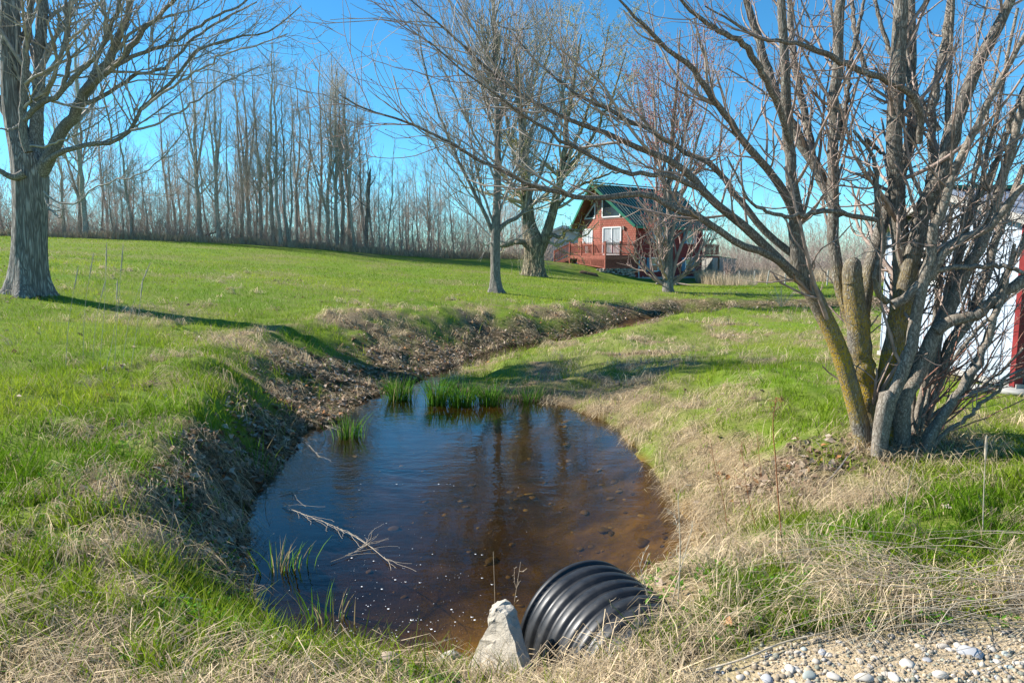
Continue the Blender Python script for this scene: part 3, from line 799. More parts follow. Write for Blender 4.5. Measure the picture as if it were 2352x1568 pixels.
# ---- the clump of lichened stems at the right
def clump():
    rng = np.random.default_rng(21)
    b = G(2045, 1012); Y = b[1]
    root = thing('clump_tree', 'large clump of leaning grey stems blotched yellow with lichen, beside the white shed', 'tree', b)
    S = [  # spec, start depth, end depth, bark
      ([(1990, 1046, 56), (1984, 1010, 52), (1965, 930, 50), (1925, 800, 47), (1880, 700, 45), (1848, 648, 43), (1832, 560, 39), (1825, 440, 31), (1810, 300, 29), (1803, 150, 25), (1795, 0, 22), (1785, -140, 12)], -.05, -.25, 's'),
      ([(1856, 655, 30), (1832, 638, 29), (1777, 584, 27), (1711, 523, 25), (1655, 476, 23), (1599, 416, 21), (1562, 380, 19), (1481, 346, 16), (1388, 303, 14), (1271, 261, 11), (1155, 187, 9), (1061, 103, 7), (987, 37, 5), (930, -10, 3)], -.15, -.9, 's'),
      ([(1800, 606, 22), (1750, 578, 21), (1706, 565, 20), (1641, 523, 19), (1599, 497, 18), (1552, 479, 17), (1481, 448, 17), (1435, 450, 16), (1365, 457, 15), (1310, 450, 13), (1248, 434, 12), (1155, 397, 10), (1043, 336, 8), (921, 275, 6), (828, 247, 4.5), (781, 219, 3)], -.3, -1.3, 's'),
      ([(1660, 480, 15), (1600, 430, 15), (1530, 402, 14), (1430, 395, 12), (1330, 345, 10), (1240, 290, 9), (1150, 225, 7), (1060, 160, 5), (985, 95, 3.5)], -.3, -1.6, 's'),
      ([(1828, 590, 20), (1790, 560, 20), (1748, 522, 20), (1690, 448, 18), (1641, 385, 16), (1571, 345, 14), (1490, 300, 12), (1400, 255, 10), (1310, 205, 8), (1240, 150, 6), (1180, 80, 4)], -.1, .4, 's'),
      ([(2020, 1040, 66), (2008, 990, 62), (1990, 900, 60), (1976, 800, 60), (1964, 700, 58), (1958, 640, 50)], .08, .0, 's'),
      ([(1972, 790, 34), (1948, 720, 32), (1930, 660, 31), (1916, 584, 31), (1914, 467, 30), (1914, 373, 29), (1917, 233, 28), (1923, 117, 27), (1930, 0, 25), (1935, -140, 15)], .1, .2, 's'),
      ([(1978, 745, 40), (1986, 680, 40), (1996, 625, 36), (2014, 555, 33), (2040, 476, 32), (2066, 400, 31), (2088, 327, 30), (2093, 140, 27), (2091, 0, 24), (2088, -130, 14)], .18, .75, 's'),
      ([(1925, 500, 30), (1897, 430, 30), (1860, 360, 29), (1823, 299, 28), (1795, 247, 26), (1762, 154, 23), (1734, 61, 20), (1712, -20, 16), (1690, -120, 8)], .2, .6, 's'),
      ([(1868, 372, 20), (1860, 317, 20), (1841, 233, 19), (1823, 117, 18), (1813, 23, 16), (1805, -90, 8)], .35, 1., 's'),
      ([(1826, 500, 24), (1804, 448, 24), (1771, 397, 22), (1711, 327, 20), (1655, 252, 18), (1608, 182, 16), (1571, 138, 14), (1528, 107, 12), (1481, 61, 10), (1435, 14, 7), (1390, -50, 4)], -.25, -1.1, 's'),
      ([(1816, 330, 18), (1785, 240, 18), (1743, 155, 18), (1701, 98, 16), (1641, 65, 13), (1585, 23, 10), (1540, -30, 6)], -.3, -1.2, 's'),
      ([(2055, 1040, 66), (2040, 957, 60), (2054, 790, 54), (2073, 681, 48), (2071, 572, 45), (2061, 480, 43), (2056, 327, 41), (2061, 163, 38), (2070, 0, 34), (2076, -140, 20)], -.02, .0, 's'),
      ([(2064, 860, 46), (2076, 700, 46), (2095, 584, 45), (2131, 467, 43), (2178, 350, 40), (2201, 271, 36), (2243, 154, 32), (2299, 47, 28), (2340, -40, 22)], .0, -.3, 's'),
      ([(2128, 470, 24), (2142, 364, 23), (2138, 290, 22), (2159, 163, 22), (2182, 23, 22), (2195, -110, 12)], .1, .5, 's'),
      ([(2022, 1040, 36), (2030, 975, 34), (2042, 930, 34), (2071, 863, 34), (2093, 790, 32), (2107, 718, 30), (2122, 645, 28), (2138, 572, 26), (2146, 530, 25), (2162, 481, 24), (2190, 400, 22), (2240, 290, 19), (2300, 180, 16), (2360, 70, 12)], -.22, -.5, 'g'),
      ([(2075, 1020, 44), (2074, 930, 42), (2115, 844, 40), (2151, 754, 38), (2187, 699, 34), (2224, 616, 30), (2245, 572, 28), (2282, 481, 26), (2304, 409, 25), (2352, 240, 20), (2390, 120, 14)], -.15, -.1, 'g'),
      ([(2150, 760, 32), (2185, 736, 32), (2242, 722, 32), (2289, 688, 31), (2352, 640, 28), (2430, 590, 20)], -.18, -.4, 'g'),
      ([(2050, 700, 28), (2075, 688, 26), (2107, 659, 25), (2140, 630, 25), (2168, 578, 25), (2215, 546, 23), (2260, 530, 22), (2300, 490, 20), (2333, 445, 19), (2390, 400, 13)], -.25, -.6, 'g'),
      ([(2150, 622, 14), (2180, 616, 14), (2260, 612, 14), (2318, 614, 13), (2360, 632, 11)], -.35, -.6, 'g'),
      ([(2040, 694, 18), (2022, 680, 18), (2013, 655, 18), (2017, 609, 17), (2030, 547, 17), (2018, 500, 17), (2014, 430, 15), (2005, 360, 10), (1960, 300, 8)], -.3, -.35, 's'),
      ([(2013, 505, 14), (1960, 496, 14), (1915, 485, 13), (1860, 487, 13), (1820, 495, 12), (1770, 490, 10), (1725, 464, 8), (1700, 420, 6), (1670, 360, 4)], -.4, -.6, 's'),
      ([(1990, 322, 14), (2060, 380, 3)], .4, .5, 's'),
      ([(2112, 330, 16), (2112, 260, 20), (2098, 225, 20), (2050, 190, 18), (1985, 165, 17), (1920, 135, 15), (1860, 108, 13), (1800, 96, 11), (1740, 86, 9), (1680, 50, 6), (1620, 15, 4)], -.1, -.9, 's'),
      ([(2116, 985, 40), (2130, 935, 36), (2158, 863, 34), (2187, 783, 33), (2226, 736, 30), (2260, 640, 24), (2300, 520, 20), (2352, 380, 15)], .22, .6, 'g'),
      ([(2120, 1010, 22), (2166, 950, 20), (2224, 881, 19), (2245, 826, 18), (2278, 747, 17), (2289, 699, 17), (2304, 645, 16), (2333, 590, 15), (2370, 500, 12)], -.2, -.3, 'g'),
      ([(2126, 1028, 26), (2164, 961, 24), (2199, 905, 22), (2227, 862, 21), (2252, 815, 20), (2268, 780, 18), (2282, 730, 17), (2310, 650, 13), (2330, 560, 9)], -.3, -.35, 'g'),
      ([(2140, 1030, 13), (2173, 992, 12), (2210, 968, 11), (2257, 922, 10), (2292, 901, 9), (2308, 868, 8), (2350, 849, 6)], -.3, -.6, 'g'),
      ([(2090, 1000, 17), (2120, 900, 16), (2140, 820, 15), (2148, 740, 14), (2156, 640, 13), (2170, 560, 11), (2190, 470, 8)], .3, .6, 'g'),
      ([(2080, 985, 14), (2135, 905, 13), (2185, 830, 12), (2235, 770, 11), (2300, 700, 9), (2360, 650, 7)], .3, .8, 'g'),
      ([(2100, 1000, 11), (2160, 940, 10), (2230, 900, 9), (2290, 860, 8), (2350, 800, 6)], .2, .5, 'g'),
      ([(2230, 480, 16), (2262, 430, 15), (2300, 330, 14), (2330, 250, 13), (2370, 170, 10)], .3, .2, 's'),
      ([(2158, 300, 14), (2120, 240, 13), (2062, 150, 13), (2030, 80, 12), (2010, 0, 9)], .6, 1.0, 's'), ([(2000, 190, 14), (1975, 120, 13), (1962, 60, 12), (1955, 0, 10), (1950, -60, 6)], .5, .9, 's'),
      ([(1925, 320, 14), (1938, 270, 14), (1950, 180, 13), (1966, 90, 11), (1985, 0, 8)], .3, .7, 's'),
      ([(1990, 800, 5), (1960, 720, 6), (1930, 650, 4), (1900, 590, 2)], .5, .9, 'g'), ([(1975, 760, 6), (1950, 690, 5), (1905, 640, 4), (1876, 600, 2)], .4, .6, 'g')]
    for k in range(6):
        x0 = rng.uniform(2035, 2135); y0 = rng.uniform(960, 1010); x1 = x0 + rng.uniform(40, 330); w0 = rng.uniform(10, 19); yt = rng.uniform(-60, 320)
        S.append(([(x0, y0, w0), (x0 + (x1 - x0) * .2 + rng.normal(0, 8), y0 * .75 + yt * .25, w0 * .9), (x0 + (x1 - x0) * .55 + rng.normal(0, 14), y0 * .45 + yt * .55, w0 * .75), (x1, yt, w0 * .4)], rng.uniform(0, .35), rng.uniform(.2, 1.2), 'g'))
    A = []
    for sp, a, c, kd in S:
        p, r = limb(sp, Y + a, Y + c, 30, .008, rng, k=.82)
        if sp[0][1] > 930: p[0, 2] -= .12
        A.append((p, r))
        me_sides = 16 if sp[0][2] > 26 else 10
        T = Tubes(); T.add(p, r * (1 + rng.normal(0, .025, len(r))), me_sides)
        pack(T, 'stem', M['stem_bark' if kd == 's' else 'stem_grey'], root, b, None)
    # healed cap on the sawn stump and a second sawn stub
    for sp, dz in (([(1958, 650, 41), (1957, 625, 42), (1959, 606, 36), (1961, 595, 24), (1962, 590, 5)], -.01), ([(2016, 1046, 30), (2026, 960, 32), (2036, 915, 31), (2041, 900, 26), (2043, 896, 4)], -.28)):
        p, r = limb(sp, Y + dz, Y + dz, 14); T = Tubes(); T.add(p, r, 14); pack(T, 'cut_stub', M['stem_bark' if dz > -.1 else 'stem_grey'], root, b)
    LP = np.stack([p for p, r in A]); LR = np.stack([r for p, r in A])
    T = Tubes()
    p1, r1 = spawn(rng, LP, LR, 4.0, .16, 1., .75, .25, .35, 1.35, 10, .11, .07, .30, .0034, .4, .35, 3.)
    up_ = p1[:, -1, 2] > p1[:, 0, 2] - .06; p1, r1 = p1[up_], r1[up_]
    p2, r2 = spawn(rng, p1, r1, 6.0, .1, 1., .7, .25, .16, .68, 8, .17, .06, .6, .0025, .55, .3)
    p3, r3 = spawn(rng, p2, r2, 6., .15, 1., .8, .25, .05, .24, 5, .2, .06, .8, .0022, .6, .1)
    T.many(p1, r1, 6); T.many(p2, r2, 4); T.many(p3, r3, 3)
    pack(T, 'crown', M['twig_warm'], root, b)
    buds(rng, p3, r3, .55, .0055, 'bud', M['bud_brown'], root, b)
    # long reaching twigs toward the left edge of the crown get extra fine growth
    far = LP[[1, 2, 3, 4, 10]]; fr = LR[[1, 2, 3, 4, 10]]
    q1, s1 = spawn(rng, far, fr, 5.2, .45, 1., .5, .18, .5, 1.5, 9, .12, .05, .6, .004, .45, .3, 4., bias=(-1, 0, .3))
    up_ = q1[:, -1, 2] > q1[:, 0, 2] - .06; q1, s1 = q1[up_], s1[up_]
    q2, s2 = spawn(rng, q1, s1, 4.5, .1, 1., .55, .2, .15, .55, 6, .14, .06, .7, .0028, .55, .2)
    T2 = Tubes(); T2.many(q1, s1, 5); T2.many(q2, s2, 3)
    pack(T2, 'crown', M['twig_grey'], root, b)
    # reddish suckers low on the right
    T3 = Tubes()
    for k in range(26):
        px = rng.uniform(2070, 2190); s = PT(px, rng.uniform(880, 1015), Y + rng.uniform(-.35, .5))
        d = nrm(np.array((rng.uniform(.25, 1.2), rng.normal(0, .4), rng.uniform(.5, 1.3)))); ln = rng.uniform(.5, 1.5)
        q = np.array([s, s + d * ln * .5, s + d * ln + np.array((0, 0, ln * .15))])
        q = resample(q, 12); q[1:] += np.cumsum(rng.normal(0, .008, (11, 3)), 0)
        r = np.linspace(rng.uniform(.005, .011), .0025, 12)
        T3.add(q, r, 5)
        w1, w2 = spawn(rng, q[None], r[None], 5, .2, 1, .7, .2, .12, .5, 6, .12, .05, .7, .0026, .6, .2)
        T3.many(w1, w2, 4)
    pack(T3, 'sucker_growth', M['sucker'], root, b)
clump()
# ------------------------------------------------------------------ wood beyond the lawn
def wood_variant(rng, h, r, lean, fork=False, spread=1.):
    z = np.linspace(-.2, h, 26); t = np.linspace(0, 1, 26)
    w = np.cumsum(rng.normal(0, .05, (26, 2)), 0) * (h / 14)
    P = np.c_[w[:, 0] + lean * h * t ** 1.3, w[:, 1], z]
    R = r * (1 - .92 * t ** .85) + .008
    R[0] *= 1.5; R[1] *= 1.12
    T = Tubes(); T.add(P, R, 9)
    LP = [P]; LR = [R]
    if fork:
        for s in (-1, 1):
            k = rng.integers(5, 10); d = P[k]
            Q = resample([d, d + (s * .35 * spread, .1, h * .12), d + (s * .9 * spread, .2, h * .33), d + (s * 1.3 * spread, .1, h * .6)], 26)
            q = np.linspace(R[k] * .75, .012, 26); T.add(Q, q, 8); LP.append(Q); LR.append(q)
    LP = np.stack(LP); LR = np.stack(LR)
    C = Tubes()
    p1, r1 = spawn(rng, LP, LR, 2.5, .22, 1., .72, .2, 1.2, 4.6 * spread, 8, .1, .1, .36, .012, .4, .6)
    p2, r2 = spawn(rng, p1, r1, 3.0, .12, 1., .6, .2, .6, 1.9, 6, .12, .12, .6, .0085, .5, .4, 2.5)
    p3, r3 = spawn(rng, p2, r2, 3.2, .12, 1., .65, .2, .35, 1.1, 4, .12, .09, .8, .0068, .7, .2)
    C.many(p1, r1, 5); C.many(p2, r2, 3); C.many(p3, r3, 3)
    return T.mesh('trunk'), C.mesh('crown')
def place(var, x, y, sc, rz, label, group='bare trees of the wood beyond the lawn', mat='wood_bark', sz=None, name='wood_tree'):
    o = thing(name, label, 'tree', (x, y, Hs(x, y)), group)
    o.rotation_euler = (0, 0, rz); o.scale = (sc, sc, (sz or sc))
    a = link('trunk', var[0], M[mat], o); c = link('crown', var[1], M['twig_wood'], o)
    if var[0].materials[0] != M[mat]:
        a.material_slots[0].link = 'OBJECT'; a.material_slots[0].material = M[mat]
    return o
def wood():
    rng = np.random.default_rng(31)
    V = [wood_variant(rng, 14, .15, .02), wood_variant(rng, 15, .17, .07), wood_variant(rng, 13, .13, -.03), wood_variant(rng, 15, .2, .0, True), wood_variant(rng, 12, .11, .04), wood_variant(rng, 14, .18, .05, True, 1.3), wood_variant(rng, 9, .085, .06), wood_variant(rng, 8, .075, -.05)]
    for v in V: v[0].materials.append(M['wood_bark']); v[1].materials.append(M['twig_wood'])
    gen = 'slender bare grey tree, one of many crowding the far wood'
    # trees that stand out: (px, top px y, depth beyond edge, variant, label, bark)
    sp = [(198, -60, .6, 1, 'tall straight birch-like tree, pale trunk, just right of the massive left maple', 'birch_bark'),
          (187, 110, 1.4, 5, 'dark trunk leaning left against the pale birch-like tree', 'wood_bark'),
          (460, 62, 1., 3, 'thick forked tree near the middle of the wood, twin leaders', 'wood_bark'),
          (628, 80, .8, 1, 'long trunk leaning strongly right in the wood, dark below', 'wood_bark'),
          (752, 150, .9, 5, 'right-leaning tree at the lower right end of the tall trees', 'wood_bark')]
    for px, ty, dy, k, lab, bk in sp:
        a = ray(px, 560)[0]; y = 50.
        for _ in range(12): y = float(edge_of_wood(a * y)) + dy
        x = a * y; zt = EYE + ray(px, ty)[1] * y; hh = zt - Hs(x, y)
        place(V[k], x, y, hh / [14, 15, 13, 15, 12, 14, 9, 8][k], 0, lab, None, bk, name='birch_tree' if bk == 'birch_bark' else 'wood_tree')
    pxs = [545, 590, 663, 700, 775, 802, 264, 285, 299, 310, 340, 372, 402, 430, 504, 520, 556, 574, 602, 645, 663, 682, 714, 735, 785, 815, 840, 858, 870, 889, 905, 921, 935, 949, 965, 980, 991, 1005, 1020, 1043, 1060, 1080, 1100, 1120, 1150, 1170, 1185, 150, 235, 12, -20, -70, -130, 250, 330, 390, 480, 610, 690, 790, 830]
    for i, px in enumerate(pxs):
        a = ray(px, 560)[0]; y = 50.
        dy = rng.uniform(.3, 3.) if i < 51 else rng.uniform(3, 12)
        for _ in range(12): y = float(edge_of_wood(a * y)) + dy
        x = a * y
        top = np.interp(px, [-150, 200, 330, 420, 560, 700, 780, 840, 880, 930, 980, 1040, 1200], [150, 120, 190, 110, 85, 100, 110, 190, 300, 395, 355, 360, 400]) + rng.uniform(-5, 60) + (rng.random() < .35) * rng.uniform(60, 200)
        if i < 12 and rng.random() < .4: top += 150
        zt = EYE + ray(px, top)[1] * y; hh = max(zt - Hs(x, y), 5.)
        k = rng.choice([0, 1, 2, 4, 0, 3]) if hh > 10.5 else rng.choice([6, 7, 4])
        place(V[k], x, y, hh / [14, 15, 13, 15, 12, 14, 9, 8][k], rng.uniform(0, 6.28), gen)
    # a second, deeper rank
    for i in range(95):
        px = rng.uniform(-180, 1240); a = ray(px, 560)[0]; y = 50.
        dy = rng.uniform(5, 22)
        for _ in range(12): y = float(edge_of_wood(a * y)) + dy
        x = a * y
        top = np.interp(px, [-150, 200, 330, 420, 780, 860, 960, 1240], [380, 370, 350, 330, 350, 410, 395, 420]) + rng.uniform(-40, 60)
        hh = max(EYE + ray(px, top)[1] * y - Hs(x, y), 4.); k = rng.choice([4, 6, 7, 2])
        place(V[k], x, y, hh / [14, 15, 13, 15, 12, 14, 9, 8][k], rng.uniform(0, 6.28), gen)
    # scrub behind the fence at the right
    for i in range(64):
        px = rng.uniform(1660, 2420) if i < 56 else rng.uniform(1225, 1330)
        y = rng.uniform(70, 95); x = ray(px, 600)[0] * y
        top = np.interp(px, [1230, 1660, 1760, 1900, 2420], [500, 556, 540, 515, 500]) + rng.uniform(-12, 22)
        hh = max(EYE + ray(px, top)[1] * y - Hs(x, y), 2.5); k = rng.choice([6, 7])
        place(V[k], x, y, hh / [9, 8][k - 6] * 1.3, rng.uniform(0, 6.28), 'low bare scrub tree beyond the wire fence and dry field', 'scrub trees behind the dry field', sz=hh / [9, 8][k - 6], name='scrub_tree')
    # undergrowth: thickets of thin stems along the wood edge and behind the field
    T = Tubes()
    n = 6400
    px = rng.uniform(-250, 1270, n); a = ray(px, 560)[0]; y = np.full(n, 50.); dy = rng.exponential(4.5, n) + .2
    for _ in range(12): y = edge_of_wood(a * y) + dy
    x = a * y
    n2 = 6000
    px2 = rng.uniform(1560, 2460, n2); y2 = rng.uniform(58, 92, n2); x2 = ray(px2, 600)[0] * y2
    keep = y2 > edge_of_wood(x2) + 9; x2 = x2[keep]; y2 = y2[keep]
    x = np.r_[x, x2]; y = np.r_[y, y2]; m = len(x)
    cl = fbm(x, y, .35, 51)
    hgt = rng.uniform(.6, 3.4, m) * (.2 + 1.5 * cl) + (rng.random(m) < .24) * rng.uniform(1, 5., m); hgt[n:] *= 1.25
    z = H(x, y)
    d = nrm(np.stack([rng.normal(0, .42, m), rng.normal(0, .42, m), np.ones(m)], -1))
    P = np.empty((m, 6, 3)); P[:, 0] = np.stack([x, y, z - .05], -1)
    for j in range(1, 6):
        d = nrm(d + rng.normal(0, .16, (m, 3))); P[:, j] = P[:, j - 1] + d * (hgt / 5)[:, None]
    R = np.linspace(1, .4, 6)[None] * rng.uniform(.007, .018, m)[:, None]
    T.many(P, R, 3)
    b1, c1 = spawn(rng, P, R, 2.6, .15, 1., .7, .25, .3, 1.3, 5, .16, .05, .6, .0075, .5, .2)
    T.many(b1, c1 * .85, 3)
    tag(link('undergrowth', T.mesh('undergrowth'), M['brush']), 'brown leafless thicket filling the foot of the wood', 'undergrowth', None, 'stuff')
    # fallen pole lying across the foot of the forked tree
    t = Tubes(); q = resample([PT(446, 548, 50.2), PT(485, 536, 50.), PT(510, 528, 49.9)], 10); t.add(q, np.linspace(.1, .05, 10), 7)
    tag(link('fallen_pole', t.mesh('fallen_pole', q[0]), M['log'], None, q[0]), 'fallen dead pole leaning at the foot of the thick forked tree', 'log')
    # dead snag
    b = G(840, 584); b = np.array((ray(840, 580)[0] * 51.5, 51.5, 0)); b[2] = Hs(b[0], b[1])
    r = thing('dead_snag', 'dark broken dead trunk standing at the wood edge, jagged top', 'tree', b)
    p, q = limb([(840, 588, 10), (841, 520, 10), (845, 470, 9), (848, 410, 8), (851, 388, 3)], 51.5, 51.5, 20, .03, rng)
    t = Tubes(); t.add(p, q, 8); pack(t, 'trunk', M['stick'], r, b)
    t = Tubes(); e, f = spawn(rng, p[None], q[None], 1.6, .3, 1, .9, .3, .4, 1.6, 6, .15, .05, .5, .015, .4, .2); t.many(e, f, 4); pack(t, 'crown', M['stick'], r, b)
wood()

# ------------------------------------------------------------------ red house
AL = math.radians(55)
HA = np.array((9.14, 51., 0)); HF = np.array((-math.cos(AL), math.sin(AL), 0)); HS = np.array((math.sin(AL), math.cos(AL), 0)); HN = -HS
HW, HL, HP_ = 6.5, 7.5, .6
Z0, ZE, ZR = .12, 4.42, 7.28
UP = np.array((0, 0, 1.))
def hp(u, v, z): return HA + HF * u + HS * v + UP * z
def house():
    root = thing('wooden_house', 'small red shingled house with green ribbed metal roof and tall gable windows', 'house', hp(0, 0, Z0))
    org = hp(0, 0, Z0)
    yawf = math.atan2(HF[1], HF[0])
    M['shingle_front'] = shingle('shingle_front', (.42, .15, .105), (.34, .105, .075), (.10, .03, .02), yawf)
    M['shingle_side_shaded'] = shingle('shingle_side_shaded', (.27, .05, .045), (.21, .038, .035), (.08, .015, .015), math.atan2(HS[1], HS[0]))  # darker copy of the front shingle, the side wall's shade put into its colour
    Bv = hp(HW / 2, -HP_, 0); A = hp(0, 0, 0); C = hp(HW, 0, 0)
    ins = HS * .15
    def wall(p, q, z00, z1, z2, nm, mat, th):
        m = MB(); m.prism([p + UP * z00, q + UP * z00, q + UP * z2, p + UP * z1], th); m.build(nm, mat, root, org)
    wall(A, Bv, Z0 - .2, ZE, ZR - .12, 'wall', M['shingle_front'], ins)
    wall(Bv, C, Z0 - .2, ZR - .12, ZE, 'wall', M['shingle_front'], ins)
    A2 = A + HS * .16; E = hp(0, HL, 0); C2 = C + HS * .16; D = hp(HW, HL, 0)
    wall(A2 - HF * .0, E, Z0 + .3, ZE - .05, ZE - .05, 'wall', M['shingle_side_shaded'], HF * .15)
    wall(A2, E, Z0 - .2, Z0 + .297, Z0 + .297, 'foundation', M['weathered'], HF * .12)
    wall(C2 - HF * .15, D - HF * .15, Z0 - .2, ZE - .05, ZE - .05, 'wall', M['shingle_side_shaded'], HF * .15)
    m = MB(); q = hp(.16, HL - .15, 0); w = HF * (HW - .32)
    m.prism([q + UP * (Z0 - .2), q + w + UP * (Z0 - .2), q + w + UP * (ZE - .1), q + w / 2 + UP * (ZR - .2), q + UP * (ZE - .1)], HS * .14); m.build('wall', M['shingle_side_shaded'], root, org)
    # roof: two slopes with a prow overhang
    sl = (ZR + .12 - (ZE + .12)) / (HW / 2)
    rf = MB(); rb = MB(); tr = MB(); so = MB()
    for sgn in (0, 1):
        def rp(u, v, dz=0):
            uu = u if sgn == 0 else HW - u
            return hp(uu, v, ZE + .10 + u * sl + dz)
        e = -.45
        pr = [rp(e, -.55), rp(HW / 2, -HP_ - 1.), rp(HW / 2, HL + .4), rp(e, HL + .4)]
        rf.prism(pr if sgn == 0 else pr[::-1], UP * .05)
        so.prism([p - UP * .06 for p in (pr if sgn == 0 else pr[::-1])], UP * .055)
        v = -1.45
        while v < HL + .4:
            if v < -.55:
                u0 = e + (HW / 2 - e) * ((-.55 - v) / (HP_ + .45))
            else: u0 = e
            rb.bar(rp(u0 + .02, v, .07), rp(HW / 2 - .03, v, .07), .075, .045); v += .305
        tr.bar(rp(e, -.57, .0), rp(HW / 2, -HP_ - 1.02, .0), .05, .2); tr.bar(rp(e, HL + .42, .0), rp(HW / 2, HL + .42, .0), .05, .2)
        tr.bar(rp(e - .02, -.5, -.03), rp(e - .02, HL + .4, -.03), .05, .16)
    tr.bar(hp(HW / 2, -HP_ - 1.02, ZR + .27), hp(HW / 2, HL + .42, ZR + .27), .3, .05)
    ro = rf.build('roof', M['green_metal'], root, org); rb.build('rib', M['lit_green_rib'], ro, (0, 0, 0)); so.build('soffit', M['soffit'], ro); tr.build('trim', M['green_trim'], ro)
    for o in ro.children:
        o.location = -Vector(org)
    # windows
    def front(k, fr):     # point on the front: k 0 = right half, 1 = left half, fr from the prow outwards
        return Bv + ((A if k == 0 else C) - Bv) * fr
    def window(k, poly, pane_mat, bars=(), nm='window'):
        """poly of (fraction, z) on a front half"""
        n = nrm(np.cross((A if k == 0 else C) - Bv, UP)) * (1 if k == 0 else -1)
        if np.dot(n, HN) < 0: n = -n
        pts = [front(k, a) + UP * z for a, z in poly]
        f = MB(); c = sum(pts) / len(pts)
        for i in range(len(pts)):
            f.bar(pts[i] + n * .02, pts[(i + 1) % len(pts)] + n * .02, .1, .09, up=n)
        for a, b in bars: f.bar(front(k, a[0]) + UP * a[1] + n * .02, front(k, b[0]) + UP * b[1] + n * .02, .08, .08, up=n)
        w = f.build(nm, M['white'], root, org)
        p = MB(); p.prism([q + n * .004 for q in pts], n * .012); pane = p.build('pane', pane_mat, w); pane.location = -Vector(org)
        return w
    wz = lambda fr: ZR - .55 - fr * (ZR - ZE)     # parallel to the rake
    window(0, [(.07, 4.95), (.57, 4.95), (.57, wz(.57) + .12), (.07, wz(.07) - .05)], M['glass'])
    window(1, [(.22, 4.95), (.68, 4.95), (.68, wz(.68) + .18), (.22, wz(.22) - .05)], M['glass'])
    s = window(0, [(.1, 2.14), (.6, 2.14), (.6, 4.15), (.1, 4.15)], M['curtain'], [((.35, 2.1), (.35, 4.15))], 'sliding_door')
    window(1, [(.32, 2.3), (.74, 2.3), (.74, 4.1), (.32, 4.1)], M['curtain'], [((.53, 2.3), (.53, 4.1))])
    # lamp by the slider
    l = MB(); q = front(0, .70) + UP * 3.95 + HN * .02; l.box(q, HF * .09, HN * .1, UP * .2); l.box(q + UP * .2 - HF * .03, HF * .15, HN * .13, UP * .05); l.build('wall_lamp', M['weathered'], root, org)
    n = -HF
    for v0, v1, zb, zt in ((2.0, 2.75, 3.0, 4.05), (5.6, 6.35, 3.0, 4.05), (1.6, 2.4, .85, 1.85), (5.5, 6.2, .85, 1.85)):
        f = MB(); p = [hp(0, v0, zb), hp(0, v1, zb), hp(0, v1, zt), hp(0, v0, zt)]
        for i in range(4): f.bar(p[i] + n * .02, p[(i + 1) % 4] + n * .02, .07, .07, up=n)
        f.bar((p[0] + p[3]) / 2 + n * .02, (p[1] + p[2]) / 2 + n * .02, .05, .05, up=n)
        w = f.build('window', M['white'], root, org)
        g_ = MB(); g_.prism([k + n * .004 for k in p], n * .012); pa = g_.build('pane', M['glass'], w); pa.location = -Vector(org)
        for a in (v0 - .42, v1 + .05):
            s_ = MB(); s_.box(hp(0, a, zb - .02) + n * .003, HS * .36, n * .04, UP * (zt - zb + .04))
            for q in range(9): s_.box(hp(0, a + .04, zb + .06 + q * (zt - zb) / 9.6) + n * .043, HS * .28, n * .012, UP * .05)
            s_.build('shutter', M['shutter'], root, org)
    # meter pipe bent over at the near corner
    t = Tubes(); t.add(resample([hp(0, .35, .1) + n * .06, hp(0, .35, 1.5) + n * .06, hp(0, .42, 1.8) + n * .06, hp(0, .8, 1.88) + n * .06, hp(0, 1.0, 1.8) + n * .06], 16), np.full(16, .05), 8)
    t.add(resample([hp(0, .78, .1) + n * .05, hp(0, .78, .5) + n * .05], 4), np.full(4, .04), 8); pack(t, 'conduit', M['grey_pipe'], root, org)
    mb = MB(); mb.box(hp(0, .28, 1.1) + n * .01, HS * .16, n * .13, UP * .26); mb.build('meter', M['grey_pipe'], root, org)
    # rear balcony
    bz = 2.08; b = MB(); b.box(hp(.2, HL + .02, bz - .2), HF * 3, HS * 2.4, UP * .18); bo = b.build('balcony', M['deck'], root, org)
    r = MB(); c0, c1, c2 = hp(.24, HL + .1, bz), hp(.24, HL + 2.38, bz), hp(3.1, HL + 2.38, bz)
    rail(r, c0, c1, .88); rail(r, c1, c2, .88); ra = r.build('railing', M['deck'], bo); ra.location = -Vector(org)
    for q in (c1, c2):
        p = MB(); p.box(q - UP * (bz + .2) - (.06, .06, 0), (.12, 0, 0), (0, .12, 0), UP * (bz + .0)); k = p.build('post', M['soffit'], bo); k.location = -Vector(org)
def rail(m, p, q, h, cap=.05, step=.125, low=.09):
    p = np.asarray(p, float); q = np.asarray(q, float); d = q - p; L = np.linalg.norm(d)
    m.bar(p + UP * h, q + UP * h, .11, .045); m.bar(p + UP * (h - .1), q + UP * (h - .1), .04, .08); m.bar(p + UP * low, q + UP * low, .04, .08)
    n = max(int(L / step), 2)
    for i in range(n):
        c = p + d * (i + .5) / n
        m.bar(c + UP * (low + .04), c + UP * (h - .14), .036, .036, up=(.577, .577, .1))
house()
